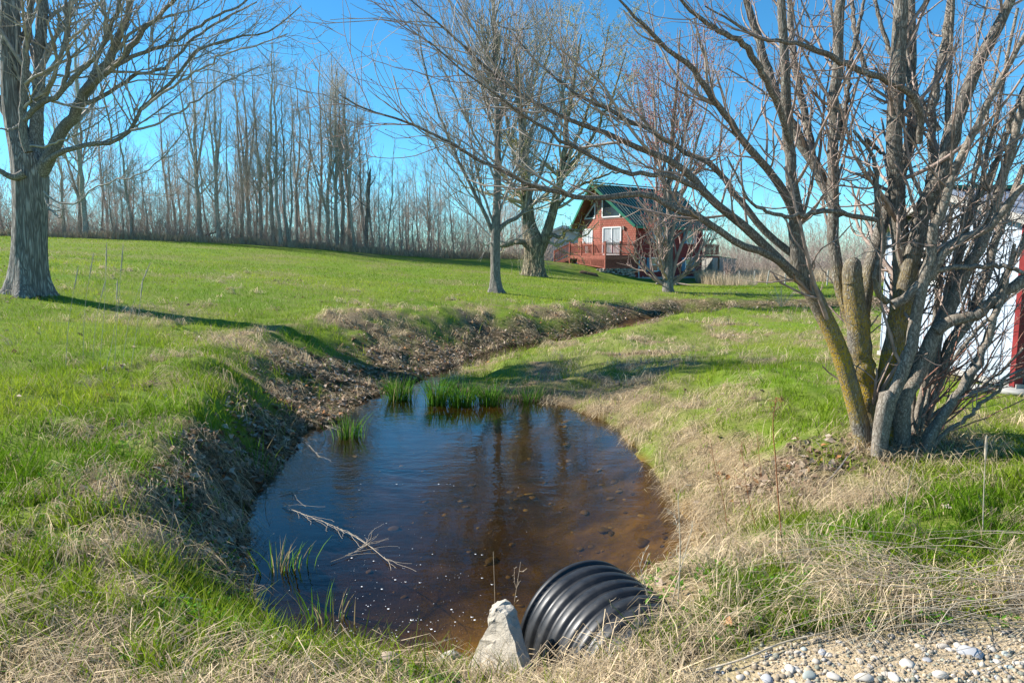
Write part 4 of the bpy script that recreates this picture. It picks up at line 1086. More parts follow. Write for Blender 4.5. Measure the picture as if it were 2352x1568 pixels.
def deck():
    fz = 2.06; c = hp(0, -3, 0)
    root = thing('wooden_deck', 'red stained deck with slatted railings, lattice skirt and steps beside the house', 'deck', c + UP * .9)
    org = c + UP * .9
    m = MB(); m.box(hp(.0, -.03, fz - .05), HF * 4., -HS * 2.97, UP * .05)
    for i in range(20): pass
    m.build('deck_floor', M['deck'], root, org)
    m = MB(); m.box(hp(0, -3.04, fz - .26), HF * 4, HS * .04, UP * .2); m.box(hp(-.04, -3.04, fz - .26), HF * .04, HS * 3., UP * .2); m.build('rim_board', M['deck'], root, org)
    for a, b in ((hp(.04, -2.92, fz), hp(.04, -.1, fz)), (hp(.12, -2.96, fz), hp(3.96, -2.96, fz)), (hp(3.96, -1.5, fz), hp(3.96, -.2, fz))):
        m = MB(); rail(m, a, b, .86); m.build('railing', M['deck'], root, org)
    for q, h in ((hp(.02, -2.98, .95), 2.05), (hp(1.35, -2.98, fz - .25), 1.2), (hp(2.65, -2.98, fz - .25), 1.2), (hp(3.98, -2.98, 1.2), 1.85), (hp(.02, -1.5, fz - .25), 1.22), (hp(.02, -.08, fz - .25), 1.2), (hp(3.98, -1.5, 1.3), 1.75)):
        m = MB(); m.box(q - HF * .05 - HS * .05, HF * .1, HS * .1, UP * h); m.box(q - HF * .065 - HS * .065 + UP * h, HF * .13, HS * .13, UP * .03); m.build('post', M['deck'], root, org)
    def lattice(p, q, z0a, z0b, z1):
        m = MB(); d = q - p; L = np.linalg.norm(d); d = d / L; nn = np.cross(d, UP); k = .11
        def seg(a0, b0, a1, b1, o):
            # clip a diagonal slat between bottom line and top line
            m.bar(p + d * a0 + UP * b0 + nn * o, p + d * a1 + UP * b1 + nn * o, .035, .012, up=nn)
        zb = lambda s: z0a + (z0b - z0a) * s / L
        s = -1.6
        while s < L:
            for sg, o in ((1, .012), (-1, -.012)):
                pts = []
                for t in np.linspace(0, 1.6, 33):
                    a = s + t if sg > 0 else L - s - t
                    z = max(z0a, z0b) - 1.6 + 0 + t if False else min(z0a, z0b) + t
                    if 0 <= a <= L and zb(a) <= z <= z1: pts.append((a, z))
                if len(pts) > 1: seg(pts[0][0], pts[0][1], pts[-1][0], pts[-1][1], o)
            s += k
        m.bar(p + UP * (z0a + .03), q + UP * (z0b + .03), .05, .08); m.bar(p + UP * (z1 - .03), q + UP * (z1 - .03), .05, .08)
        for t in (0, .5, 1):
            w = p + (q - p) * t; m.bar(w + UP * zb(t * L), w + UP * z1, .07, .05, up=nn)
        m.build('lattice', M['deck'], root, org)
    lattice(hp(0, -2.96, 0), hp(0, -.05, 0), 1.08, 1.12, fz - .27)
    lattice(hp(.05, -3., 0), hp(3.0, -3., 0), 1.1, 1.42, fz - .27)
    # steps going down to the left
    st = MB(); zg = 1.42; n = 4; v0, v1 = -2.98, -1.5
    for i in range(n):
        z = fz - .02 - (i + 1) * (fz - zg) / (n + .4); u = 4.05 + i * .42
        st.box(hp(u, v0 + .05, z - .045), HF * .4, HS * (v1 - v0 - .1), UP * .045)
        st.box(hp(u + .02, v0 + .1, z - .16), HF * .02, HS * (v1 - v0 - .2), UP * .11)
    for v in (v0 + .02, v1 - .06):
        st.prism([hp(4.0, v, fz - .05), hp(5.85, v, zg + .12), hp(5.85, v, zg - .1), hp(4.0, v, fz - .4)], HS * .04)
    st.build('steps', M['deck'], root, org)
    for v in (v0, v1):
        m = MB(); a = hp(4.05, v, fz + .02); b = hp(5.85, v, zg + .14); rail(m, a, b, .84); m.build('railing', M['deck'], root, org)
        m = MB(); m.box(b - HF * .05 - HS * .05 - UP * .35, HF * .1, HS * .1, UP * 1.25); m.build('post', M['deck'], root, org)
    m = MB(); rail(m, hp(5.9, -1.4, zg + .1), hp(4.1, -1.4, zg + .1), 1.4); m.build('railing', M['deck'], root, org)
deck()
def rock_mesh(rng, n, cs, ss_, colf, org=None, sub=1):
    """irregular stones: jittered icospheres, flat shaded enough to read as rock"""
    t = (1 + 5 ** .5) / 2
    v = nrm(np.array([(-1, t, 0), (1, t, 0), (-1, -t, 0), (1, -t, 0), (0, -1, t), (0, 1, t), (0, -1, -t), (0, 1, -t), (t, 0, -1), (t, 0, 1), (-t, 0, -1), (-t, 0, 1)], float))
    f = [(0, 11, 5), (0, 5, 1), (0, 1, 7), (0, 7, 10), (0, 10, 11), (1, 5, 9), (5, 11, 4), (11, 10, 2), (10, 7, 6), (7, 1, 8), (3, 9, 4), (3, 4, 2), (3, 2, 6), (3, 6, 8), (3, 8, 9), (4, 9, 5), (2, 4, 11), (6, 2, 10), (8, 6, 7), (9, 8, 1)]
    v = list(v)
    for _ in range(sub):
        mid = {}; nf = []
        def mp(a, b):
            k = (min(a, b), max(a, b))
            if k not in mid: mid[k] = len(v); v.append(nrm(np.array((v[a] + v[b]) / 2)))
            return mid[k]
        for a, b, c in f:
            x, y, z = mp(a, b), mp(b, c), mp(c, a); nf += [(a, x, z), (b, y, x), (c, z, y), (x, y, z)]
        f = nf
    v = np.array(v); f = np.array(f)
    m = len(v)
    V = np.repeat(v[None], n, 0)
    for _ in range(5):                      # planar cuts
        d = nrm(rng.normal(0, 1, (n, 1, 3))); k = rng.uniform(.45, .85, (n, 1))
        q = (V * d).sum(-1); V = V - d * np.maximum(q - k, 0)[..., None] * .8
    V = V * (1 + rng.normal(0, .035, (n, m, 1)))
    V = V * ss_[:, None, :]
    a = rng.uniform(0, 6.28, n); c, s = np.cos(a)[:, None], np.sin(a)[:, None]
    V = np.stack([V[..., 0] * c - V[..., 1] * s, V[..., 0] * s + V[..., 1] * c, V[..., 2]], -1) + cs[:, None]
    T = (np.arange(n)[:, None, None] * m + f[None]).reshape(-1, 3)
    C = np.repeat(colf[:, None], m, 1).reshape(-1, 3)
    return V.reshape(-1, 3), T, C
def stone_wall():
    rng = np.random.default_rng(41)
    c = []; s = []
    for row in range(9):
        z = .12 + row * .115
        v = -3.75 + row * .07 if row < 7 else -3.1
        while v < -.1:
            w = rng.uniform(.13, .34); c.append(hp(-.03 + rng.normal(0, .025) + .015 * row, v + w / 2, z + rng.normal(0, .015))); s.append((w * .6, .16, rng.uniform(.055, .09))); v += w * .92
    # returns a little way round the corner, stepping down
    for row in range(7):
        u = .1
        while u < 1.5 - row * .19:
            w = rng.uniform(.14, .3); c.append(hp(u, -3.3 + rng.normal(0, .03), .3 + row * .115)); s.append((w * .6, .17, .075)); u += w * .9
    c = np.array(c); s = np.array(s); n = len(c)
    col = np.array((.36, .335, .295)) * rng.uniform(.5, 1.3, (n, 1)) * np.array((1, .97, .92))
    b = hp(0, -1.9, Hs(*hp(0, -1.9, 0)[:2]))
    V, T, C = rock_mesh(rng, n, c, s, col)
    tag(link('stone_wall', mesh_np('stone_wall', V - b, None, T, False, C), M['stone'], None, b), 'dry stone retaining wall under the lattice corner of the deck', 'wall')
    t = Tubes(); q = np.array([PT(1330, 634, 47.4), PT(1352, 638, 47.3), PT(1375, 639.5, 47.2)]); q[:, 2] = H(q[:, 0], q[:, 1]) + .06; q = resample(q, 8); t.add(q, .15 * np.array([.05, 1, 1, .95, 1, .97, 1, .05]), 9)
    tag(link('landscape_timber', t.mesh('landscape_timber', q[0]), M['soffit'], None, q[0]), 'dark timber edging on the grass left of the stone wall', 'timber')
stone_wall()

def barn():
    Y = 68.; ap = PT(1294, 521, Y); hw = 3.0
    fx = np.array((.93, -.1, 0)); fx /= np.linalg.norm(fx); dp = np.array((.35, .94, 0))
    zb = 1.3; ze = ap[2] - 1.3; b = np.array((ap[0], ap[1], zb))
    root = thing('pole_barn', 'white metal sided barn with low green roof, partly hidden behind the deck', 'barn', b)
    m = MB(); L, R = b - fx * hw, b + fx * hw
    m.prism([L, R, R + UP * (ze - zb), b + UP * (ap[2] - zb - .05), L + UP * (ze - zb)], dp * 7)
    w = m.build('wall', M['barn_white'], root, b)
    m = MB()
    for i in range(26): m.box(L + fx * (i * .235 + .05) - dp * .022 + UP * .05, fx * .035, dp * .02, UP * (ze - zb - .2))
    m.build('batten', M['weathered'], w)
    m = MB()
    for s in (-1, 1):
        e = b + fx * s * (hw + .35) + UP * (ze - zb - .12) - dp * .3; r = b + UP * (ap[2] - zb + .05) - dp * .3
        m.prism([e, r, r + dp * 7.6, e + dp * 7.6] if s > 0 else [r, e, e + dp * 7.6, r + dp * 7.6], UP * .08)
    rf = m.build('roof', M['green_trim'], root, b)
    m = MB()
    for s in (-1, 1): m.bar(b + fx * s * (hw + .36) + UP * (ze - zb - .14) - dp * .32, b + UP * (ap[2] - zb + .03) - dp * .32, .05, .22)
    tr = m.build('trim', M['white'], rf)
    m = MB(); m.box(L - fx * 1.4 + dp * .5, fx * 1.38, dp * 3, UP * 1.5); m.box(L - fx * 1.55 + dp * .35 + UP * 1.5, fx * 1.53, dp * 3.2, UP * .08); m.build('lean_to', M['barn_white'], root, b)
    for o in (w.children[0], tr): o.location = -Vector(b)
barn()

def small_shed():
    Y = 59.; a = PT(1604, 640, Y + 1.3); a[2] = Hs(a[0], a[1]) - .05; c = PT(1635, 641, Y - .1); c[2] = a[2]; d = PT(1688, 641, Y + 2.2); d[2] = a[2]
    root = thing('garden_shed', 'small weathered grey board shed with slanted green roof behind the house', 'shed', c); bk = d + (a - c)
    m = MB(); h0, h1 = 1.78, 1.5
    nx_ = nrm(c - a); L = np.linalg.norm(c - a); k = 7
    for i in range(k): m.box(a + (c - a) * i / k + (c - a) * .04 / k, (c - a) * .92 / k, (.02, .045, 0), UP * h0)
    k = 13; e = (d - c)
    nn = nrm(np.cross(e, UP))
    for i in range(k): m.prism([c + e * (i + .04) / k, c + e * (i + .96) / k, c + e * (i + .96) / k + UP * (h0 + (h1 - h0) * (i + .96) / k), c + e * (i + .04) / k + UP * (h0 + (h1 - h0) * (i + .04) / k)], -nn * .05)
    m.box(a + (0, .06, 0), (c - a) * .98, e * .97 + (0, 0, 0), UP * (h1 - .04))
    m.build('wall', M['weathered'], root, c)
    m = MB(); o = nrm(e) * .25; m.prism([c - o * .6 + UP * (h0 + .02), d + o + UP * (h1 - .03), d + o + UP * (h1 - .03) + (a - c) * 1.1, c - o * .6 + UP * (h0 + .02) + (a - c) * 1.1], UP * .07); m.build('roof', M['green_trim'], root, c)
    m = MB(); m.box(a + (c - a) * .46 - (0, .012, 0), (c - a) * .05, (0, .01, 0), UP * 1.55); m.build('door_gap', M['dark_open'], root, c)
small_shed()

def white_shed():
    X = 5.98; y0, y1 = 8.0, 11.0; zb = .16; ze = 2.1; zr = 2.52; ym = 9.5; D = 6.
    b = np.array((X, 9.5, 0.))
    root = thing('metal_shed', 'white panelled shed with louvred window and red corner board behind the stems', 'shed', b)
    m = MB(); zt = lambda y: ze + (zr - ze) * (1 - abs(y - ym) / 1.5) - .04
    y = y0; k = 0
    while y < y1 - .01:
        q = min(y + .3, y1)
        ys = [y + .004, q - .004]; 
        top = [zt(ys[0]), zt(ys[1])]
        m.prism([(X, ys[0], zb), (X, ys[1], zb), (X, ys[1], top[1]), (X, ys[0], top[0])], (.05 + .004 * (k % 2), 0, 0))
        m.prism([(X - .012, q - .03, zb), (X - .012, q - .008, zb), (X - .012, q - .008, top[1] - .02), (X - .012, q - .03, top[1] - .02)], (.01, 0, 0))
        y = q; k += 1
    m.box((X + .06, y0 + .01, zb), (D, 0, 0), (0, y1 - y0 - .02, 0), UP * (ze - zb - .05))
    m.build('wall', M['shed_white'], root, b)
    m = MB()
    for i in range(20): m.box((X + .1 + i * .3, y0 - .035, zb), (.29, 0, 0), (0, .04, 0), UP * (.95))
    m.build('front_panel', M['shed_white'], root, b)
    m = MB(); m.box((X + .07, y0 - .03, zb + .955), (D - .1, 0, 0), (0, .035, 0), UP * (ze - zb - 1.0)); m.build('dark_front', M['dark_open'], root, b)
    m = MB(); m.box((X - .035, y0 - .03, zb - .04), (.1, 0, 0), (0, .085, 0), UP * (ze - zb - .02)); m.build('corner_board', M['dark_red'], root, b)
    m = MB(); m.box((X - .02, y0 - .05, zb - .07), (.1, 0, 0), (0, y1 - y0 + .1, 0), UP * .065); m.build('sill_beam', M['weathered'], root, b)
    r = MB(); rb = MB(); tm = MB()
    for s in (-1, 1):
        e = np.array((X - .14, ym + s * 1.78, ze - .04)); q = np.array((X - .14, ym, zr + .02)); dx = np.array((D + .3, 0, 0))
        r.prism([e, q, q + dx, e + dx] if s < 0 else [q, e, e + dx, q + dx], UP * .035)
        for i in range(22): rb.bar(e + UP * .05 + (i * .29 + .05, 0, 0), q + UP * .05 + (i * .29 + .05, 0, 0), .05, .03)
        tm.bar(e + (-.02, 0, -.03), q + (-.02, 0, -.03), .025, .09)
    ro = r.build('roof', M['roof_grey'], root, b); x = rb.build('rib', M['roof_grey'], ro); x.location = -Vector(b)
    x = tm.build('trim', M['weathered'], ro); x.location = -Vector(b)
    m = MB(); m.bar((X - .16, ym, zr + .075), (X + D + .2, ym, zr + .075), .26, .05); x = m.build('ridge_cap', M['green_trim'], ro); x.location = -Vector(b)
    wy0, wy1, wz0, wz1 = 9.52, 10.08, 1.3, 1.95
    m = MB(); p = [(X - .02, wy0, wz0), (X - .02, wy1, wz0), (X - .02, wy1, wz1), (X - .02, wy0, wz1)]
    for i in range(4): m.bar(p[i], p[(i + 1) % 4], .05, .05, up=(-1, 0, 0))
    for k in range(1, 4): m.bar((X - .02, wy0, wz0 + k * .16), (X - .02, wy1, wz0 + k * .16), .025, .03, up=(-1, 0, 0))
    w = m.build('window', M['white'], root, b); m = MB(); m.box((X - .016, wy0, wz0), (.012, 0, 0), (0, wy1 - wy0, 0), UP * (wz1 - wz0)); x = m.build('pane', M['glass'], w); x.location = -Vector(b)
    m = MB(); m.box((X - .018, 9.55, 2.16), (.014, 0, 0), (0, .3, 0), UP * .2)
    for k in range(5): m.box((X - .03, 9.57, 2.18 + k * .035), (.012, 0, 0), (0, .26, 0), UP * .012)
    m.build('vent', M['weathered'], root, b)
    rng = np.random.default_rng(4)
    for (x, y, s, lb) in ((5.95, 7.98, .2, 'flat grey block propping the red corner board of the shed'), (5.7, 8.15, .15, 'small flat stone in the grass in front of the shed corner')):
        V, T, C = rock_mesh(rng, 1, np.zeros((1, 3)), np.array([(s, s * .8, .075)]), np.array([(.34, .33, .3)])); z = Hs(x, y)
        tag(link('foundation_stone', mesh_np('foundation_stone', V, None, T, False, C), M['stone'], None, (x, y, z + .03)), lb, 'stone')
white_shed()

def fence():
    b = PT(1698, 647, 48.5); b[2] = Hs(b[0], b[1])
    root = thing('wire_fence', 'thin leaning fence posts with wire along the dry field', 'fence', b)
    T = Tubes(); prev = None
    for px, tx, Y in ((1664, 1664, 49.5), (1698, 1698, 48.3), (1732, 1733, 46.5), (1761, 1766, 44.5), (1803, 1804, 41.5), (1850, 1851, 40.5), (1900, 1901, 39.6)):
        p = np.array((ray(px, 640)[0] * Y, Y, 0.)); p[2] = Hs(p[0], p[1]) - .1; q = p + ((tx - px) * .028, 0, 1.0)
        t = Tubes(); t.add(np.linspace(p, q, 4), np.full(4, .045), 6); pack(t, 'post', M['weathered'], root, b)
        if prev is not None:
            for f in (.5, .85): T.add(np.linspace(prev[0] + (prev[1] - prev[0]) * f, p + (q - p) * f, 3), np.full(3, .006), 3)
        prev = (p, q)
    pack(T, 'wire', M['stick'], root, b)
fence()

def shrub_and_logs():
    rng = np.random.default_rng(51)
    Y = 50.; b = np.array((ray(1670, 640)[0] * Y, Y, 0.)); b[2] = Hs(b[0], b[1])
    root = thing('shrub', 'small round leafless reddish shrub in front of the grey garden shed', 'shrub', b)
    L = []; T = Tubes()
    for k in range(11):
        d = nrm(np.array((rng.normal(0, .5), rng.normal(0, .5), 1.)))
        q = resample([b + (0, 0, -.1), b + (d[0] * .12, d[1] * .12, .4), b + d * 1.1, b + d * 1.7], 12); r = np.linspace(.03, .009, 12); L.append((q, r)); T.add(q, r, 5)
    p1, r1 = spawn(rng, np.stack([a for a, c in L]), np.stack([c for a, c in L]), 7, .3, 1, .6, .2, .25, .7, 6, .12, .06, .6, .0075, .6, .2)
    p2, r2 = spawn(rng, p1, r1, 5, .2, 1, .6, .2, .1, .35, 4, .12, .06, .8, .006, .6, .2)
    T.many(p1, r1, 4); T.many(p2, r2, 3); pack(T, 'crown', M['twig_red'], root, b)
    for pts, r, lb in (([(1506, 655), (1516, 654), (1524, 656)], .1, 'short pale log lying left of the budding tree'), ([(1552, 657), (1572, 657), (1592, 658)], .13, 'longer dark log lying right of the budding tree')):
        q = np.array([G(*p) for p in pts]); q[:, 2] += r * .7; t = Tubes(); q = resample(q, 7); t.add(q, r * np.array([.02, .95, 1, .92, 1, .97, .02]), 9)
        tag(link('log', t.mesh('log', q[0]), M['log'], None, q[0]), lb, 'log')
    b = G(1795, 706); root = thing('dead_weed', 'pale dry bushy weed on the far grass beside the leaning stem', 'weed', b); T = Tubes()
    for k in range(14):
        d = nrm(np.array((rng.normal(0, .5), rng.normal(0, .4), .8))); q = resample([b, b + d * .3, b + d * rng.uniform(.5, .9)], 6); T.add(q, np.linspace(.008, .004, 6), 3)
        e, f = spawn(rng, q[None], np.linspace(.008, .004, 6)[None], 6, .3, 1, .8, .2, .1, .3, 4, .1, .03, .7, .004, .7, .1); T.many(e, f, 3)
    pack(T, 'stalk', M['pale_stem'], root, b)
shrub_and_logs()
# ------------------------------------------------------------------ culvert pipe, broken concrete, rocks
PC = PT(1335, 1288, 3.72); PR = .41
PAX = nrm(np.array((.45, -.89, .012)))
def culvert():
    c = PC - np.array((0, 0, PR)); b = c.copy()
    root = thing('culvert_pipe', 'black ribbed plastic drain pipe opening into the brown pond', 'pipe', b)
    sd = nrm(np.cross(PAX, UP)); up = np.cross(sd, PAX)
    prof = []                                 # (distance along, radius)
    pitch = .1
    for k in range(17):
        s = k * pitch
        for f, r in ((.0, .955), (.1, .962), (.17, .99), (.3, 1.0), (.45, 1.002), (.6, 1.0), (.74, .99), (.81, .962), (.9, .955)):
            prof.append((s + f * pitch + .055, PR * r))
    K = 72; an = np.arange(K) * 2 * PI / K
    def lathe(name, prof, mat):
        V = np.array([c + PAX * s + r * (np.cos(a) * sd + np.sin(a) * up) for s, r in prof for a in an])
        n = len(prof); bb = np.arange(n - 1)[:, None] * K; j = np.arange(K)[None]; j2 = (j + 1) % K
        Q = np.stack([bb + j, bb + K + j, bb + K + j2, bb + j2], -1).reshape(-1, 4)
        return link(name, mesh_np(name, V - b, Q), mat, root)
    lathe('barrel', prof, M['plastic'])
    lathe('rim', [(.0, PR * .88), (-.004, PR * .9), (-.004, PR * .985), (0., PR * .995), (.022, PR * .995), (.026, PR * .985), (.03, PR * .955), (.056, PR * .955)], M['plastic'])
    lathe('liner', [(1.7, PR * .87), (.004, PR * .88)], M['plastic'])
culvert()
def concrete_chunk():
    rng = np.random.default_rng(61)
    Y = 3.22
    out = [(1122, 1392, 0), (1140, 1381, 0), (1160, 1388, 0), (1180, 1430, 0), (1210, 1500, 0), (1218, 1545, .0), (1140, 1560, 0), (1062, 1535, 0), (1078, 1512, 0), (1098, 1470, 0), (1118, 1425, 0)]
    P = [PT(a, b_, Y) for a, b_, k in out]
    P = np.array(P); b = P.mean(0)
    P[:, 2] -= .055
    for p in P: p[1] += (p[2] - b[2]) * .3 - (p[0] - b[0]) * .8          # leans back
    import bmesh
    bm = bmesh.new()
    fr = [bm.verts.new(Vector(p - b)) for p in P]
    bk = [bm.verts.new(Vector(p - b + np.array((.045, .1, .0)))) for p in P]
    bm.faces.new(fr); bm.faces.new(bk[::-1])
    for i in range(len(P)): j = (i + 1) % len(P); bm.faces.new((fr[j], fr[i], bk[i], bk[j]))
    bmesh.ops.recalc_face_normals(bm, faces=bm.faces)
    bmesh.ops.triangulate(bm, faces=bm.faces)
    bmesh.ops.subdivide_edges(bm, edges=bm.edges, cuts=3, use_grid_fill=True)
    bmesh.ops.bevel
    for v in bm.verts: v.co += Vector(rng.normal(0, .005, 3))
    for _ in range(1): bmesh.ops.smooth_vert(bm, verts=bm.verts, factor=.35, use_axis_x=True, use_axis_y=True, use_axis_z=True)
    me = bpy.data.meshes.new('concrete_chunk'); bm.to_mesh(me); bm.free()
    tag(link('concrete_chunk', me, M['concrete'], None, b), 'pale upright broken concrete chunk beside the ribbed pipe', 'concrete')
concrete_chunk()
def rocks():
    rng = np.random.default_rng(71)
    R = [(1035, 1542, .15, .11, .10, (.36, .34, .31), 'grey rounded rock at the pond lip left of the concrete chunk', 'rock'),
         (958, 1548, .11, .08, .07, (.40, .25, .16), 'rust brown rock beside the grey rounded rock', 'rock'),
         (892, 1546, .12, .09, .06, (.40, .31, .23), 'buff broken rock at the bottom edge, leftmost of the lip rocks', 'rock'),
         (1470, 1520, .07, .06, .05, (.44, .38, .28), 'sandy lump on the bank in front of the pipe', 'rock')]
    for px, py, a, b_, c, col, lb, cat in R:
        p = G(px, py); V, T, C = rock_mesh(rng, 1, np.zeros((1, 3)), np.array([(a, b_, c)]), np.array([col]), sub=2)
        tag(link('rock', mesh_np('rock', V, None, T, True, C), M['stone'], None, p + np.array((0, 0, c * .35))), lb, cat)
    # larger stones of the gravel shoulder, then the small stuff
    kinds = [((.51, .465, .40), 'white rounded pebble lying in the sandy gravel shoulder'), ((.37, .37, .38), 'blue grey pebble lying in the sandy gravel shoulder'), ((.50, .44, .36), 'buff pebble lying in the sandy gravel shoulder'), ((.36, .39, .35), 'greenish pebble lying in the sandy gravel shoulder')]
    big = [(2228, 1508, .07, 1), (2275, 1496, .035, 0), (2085, 1530, .05, 0), (2160, 1555, .045, 0), (1915, 1560, .05, 0), (1860, 1556, .045, 3), (1760, 1566, .045, 1), (1985, 1560, .055, 0), (2115, 1490, .04, 2), (2165, 1492, .04, 2), (1890, 1502, .03, 1), (1815, 1540, .04, 0), (1975, 1525, .03, 2), (2052, 1560, .045, 0), (2200, 1490, .035, 0), (2310, 1505, .03, 3), (1700, 1560, .035, 0), (2340, 1530, .035, 2), (1830, 1500, .03, 2), (2240, 1550, .03, 0)]
    while len(big) < 60: big.append((rng.uniform(1640, 2420), 1572 - 100 * rng.random() ** 1.3, rng.uniform(.014, .028), int(rng.choice([0, 0, 1, 2, 2, 3]))))
    for px, py, s, k in big:
        p = G(px, py) if py < 1568 else G(px, 1567)
        col = np.array(kinds[k][0]) * rng.uniform(.85, 1.15)
        V, T, C = rock_mesh(rng, 1, np.zeros((1, 3)), np.array([(s, s * rng.uniform(.6, .95), s * rng.uniform(.4, .7))]) * .72, np.array([col]), sub=1)
        tag(link('pebble', mesh_np('pebble', V, None, T, False, C), M['stone'], None, p + np.array((0, 0, s * .08))), kinds[k][1], 'pebble', 'pebbles of the gravel shoulder')
    for px, py, s, col, lb in ((255, 1540, .045, (.5, .47, .42), 'pale pebble among straw at the lower left corner, largest of three'), (20, 1520, .04, (.46, .34, .25), 'tan pebble at the very left edge in the straw'), (275, 1565, .03, (.5, .46, .38), 'small cream pebble just below the largest pale pebble')):
        p = G(px, py); V, T, C = rock_mesh(rng, 1, np.zeros((1, 3)), np.array([(s, s * .8, s * .6)]), np.array([col]), sub=2)
        tag(link('pebble', mesh_np('pebble', V, None, T, True, C), M['stone'], None, p + np.array((0, 0, s * .3))), lb, 'pebble')
    n = 20000
    x = rng.uniform(.4, 3.6, n); y = rng.uniform(1.7, 3.05, n); g_ = zones(x, y, *[q for q in ground_full(x, y)[1:]])[0][:, 2]
    k = g_ > rng.random(n) * .9; x, y = x[k], y[k]; n = len(x)
    s = np.minimum(rng.exponential(.0042, n) + .0025, .02); z = H(x, y)
    pal = np.array([k[0] for k in kinds])[rng.choice([0, 1, 2, 2, 2, 3], n)] * rng.uniform(.45, 1.05, (n, 1)) * np.array((1, .92, .8))
    V, T, C = rock_mesh(rng, n, np.stack([x, y, z + s * .2], -1), np.stack([s, s * .8, s * .6], -1), pal, sub=0)
    tag(link('gravel', mesh_np('gravel', V, None, T, False, C), M['stone'], None), 'small stones of the gravel road shoulder', 'gravel', None, 'stuff')
    # stones on the bed of the pond
    n = 1300
    x = rng.uniform(-2.8, 2.3, n); y = rng.uniform(3.3, 11, n); d, w = water_sd(x, y); k = (d < -.05) & (rng.random(n) < np.clip(.25 + .5 * (x + .6), .12, 1)); x, y = x[k], y[k]; n = len(x)
    s = np.minimum(rng.exponential(.017, n) + .007, .1); z = H(x, y)
    pal = np.array([(.25, .15, .04), (.20, .12, .035), (.34, .22, .07), (.15, .09, .03)])[rng.integers(0, 4, n)] * rng.uniform(.6, 1.2, (n, 1))
    V, T, C = rock_mesh(rng, n, np.stack([x, y, z + s * .02], -1), np.stack([s, s * .75, s * .36], -1), pal, sub=1)
    tag(link('bed_stones', mesh_np('bed_stones', V, None, T, True, C), M['bed_stone']), 'rusty stones lying on the bed of the pond', 'stones', None, 'stuff')
    # foam flecks drifting in front of the pipe
    n = 260
    px = rng.normal(960, 130, n); py = np.clip(1470 - rng.exponential(115, n), 1110, 1500)
    P = np.array([on_water(a, b_) for a, b_ in zip(px, py)]); d, w = water_sd(P[:, 0], P[:, 1]); P = P[d < -.06]; n = len(P)
    s = rng.exponential(.0012, n) + .0011; s[:20] += .006; K = 8; an = np.arange(K) * 2 * PI / K
    ring = np.stack([np.cos(an), np.sin(an)], -1)
    rin = np.where(s > .008, .62, .1)
    V = np.empty((n, 2 * K, 3)); z = float(zw_of(5.)) - .005
    V[:, :K, :2] = P[:, None] + ring[None] * s[:, None, None]; V[:, K:, :2] = P[:, None] + ring[None] * (s * rin)[:, None, None]; V[:, :K, 2] = z; V[:, K:, 2] = z + .002
    o = (np.arange(n) * 2 * K)[:, None, None]; j = np.arange(K); q = np.stack([j, (j + 1) % K, (j + 1) % K + K, j + K], -1)
    tag(link('foam', mesh_np('foam', V.reshape(-1, 3), (o + q[None]).reshape(-1, 4)), M['white']), 'white bubbles and foam flecks on the pond', 'foam', None, 'stuff')
rocks()

# ------------------------------------------------------------------ single stalks, sticks, reeds
def stalk(px, py, pts, name, label, mat, group=None, r=.004, head=None, rng=np.random.default_rng(81), dY=0.):
    b = G(px, py)
    P = [b + np.array((0, 0, -.02))] + [PT(a, c, b[1] + dY * (i + 1) / len(pts)) for i, (a, c) in enumerate(pts)]
    q = resample(np.array(P), 14); T = Tubes(); rr = np.linspace(r, r * .5, 14); T.add(q, rr, 5)
    root = thing(name, label, 'stalk', b, group)
    if head == 'plume':                      # drooping goldenrod head
        e, f = spawn(rng, q[None], rr[None], 60, .86, 1, 1., .3, .04, .14, 5, .15, -.08, .6, .0016, .6, .2); T.many(e, f, 3)
        e2, f2 = spawn(rng, e, f, 60, .2, 1, 1., .3, .01, .03, 3, .1, -.05, .8, .0016, .8, .1); T.many(e2, f2, 3)
    if head == 'branchy':
        e, f = spawn(rng, q[None], rr[None], 16, .4, 1, .7, .3, .04, .16, 5, .2, .03, .6, .0015, .6, .2); T.many(e, f, 3)
        e2, f2 = spawn(rng, e, f, 30, .3, 1, .9, .3, .012, .04, 3, .1, .0, .8, .0018, 1., .1); T.many(e2, f2, 3)
    pack(T, 'stem', M[mat], root, b)
    if head == 'spike':
        s = resample(q[-4:], 9); t = Tubes(); t.add(s, r * np.array([.8, 1.6, 2.1, 2.3, 2.3, 2.1, 1.8, 1.3, .4]), 6)
        e, f = spawn(rng, s[None], np.full((1, 9), .002), 90, 0, 1, .5, .2, .01, .03, 3, .1, .02, .8, .0012, .5, .1); t.many(e, f, 3)
        pack(t, 'seed_head', M[mat], root, b)
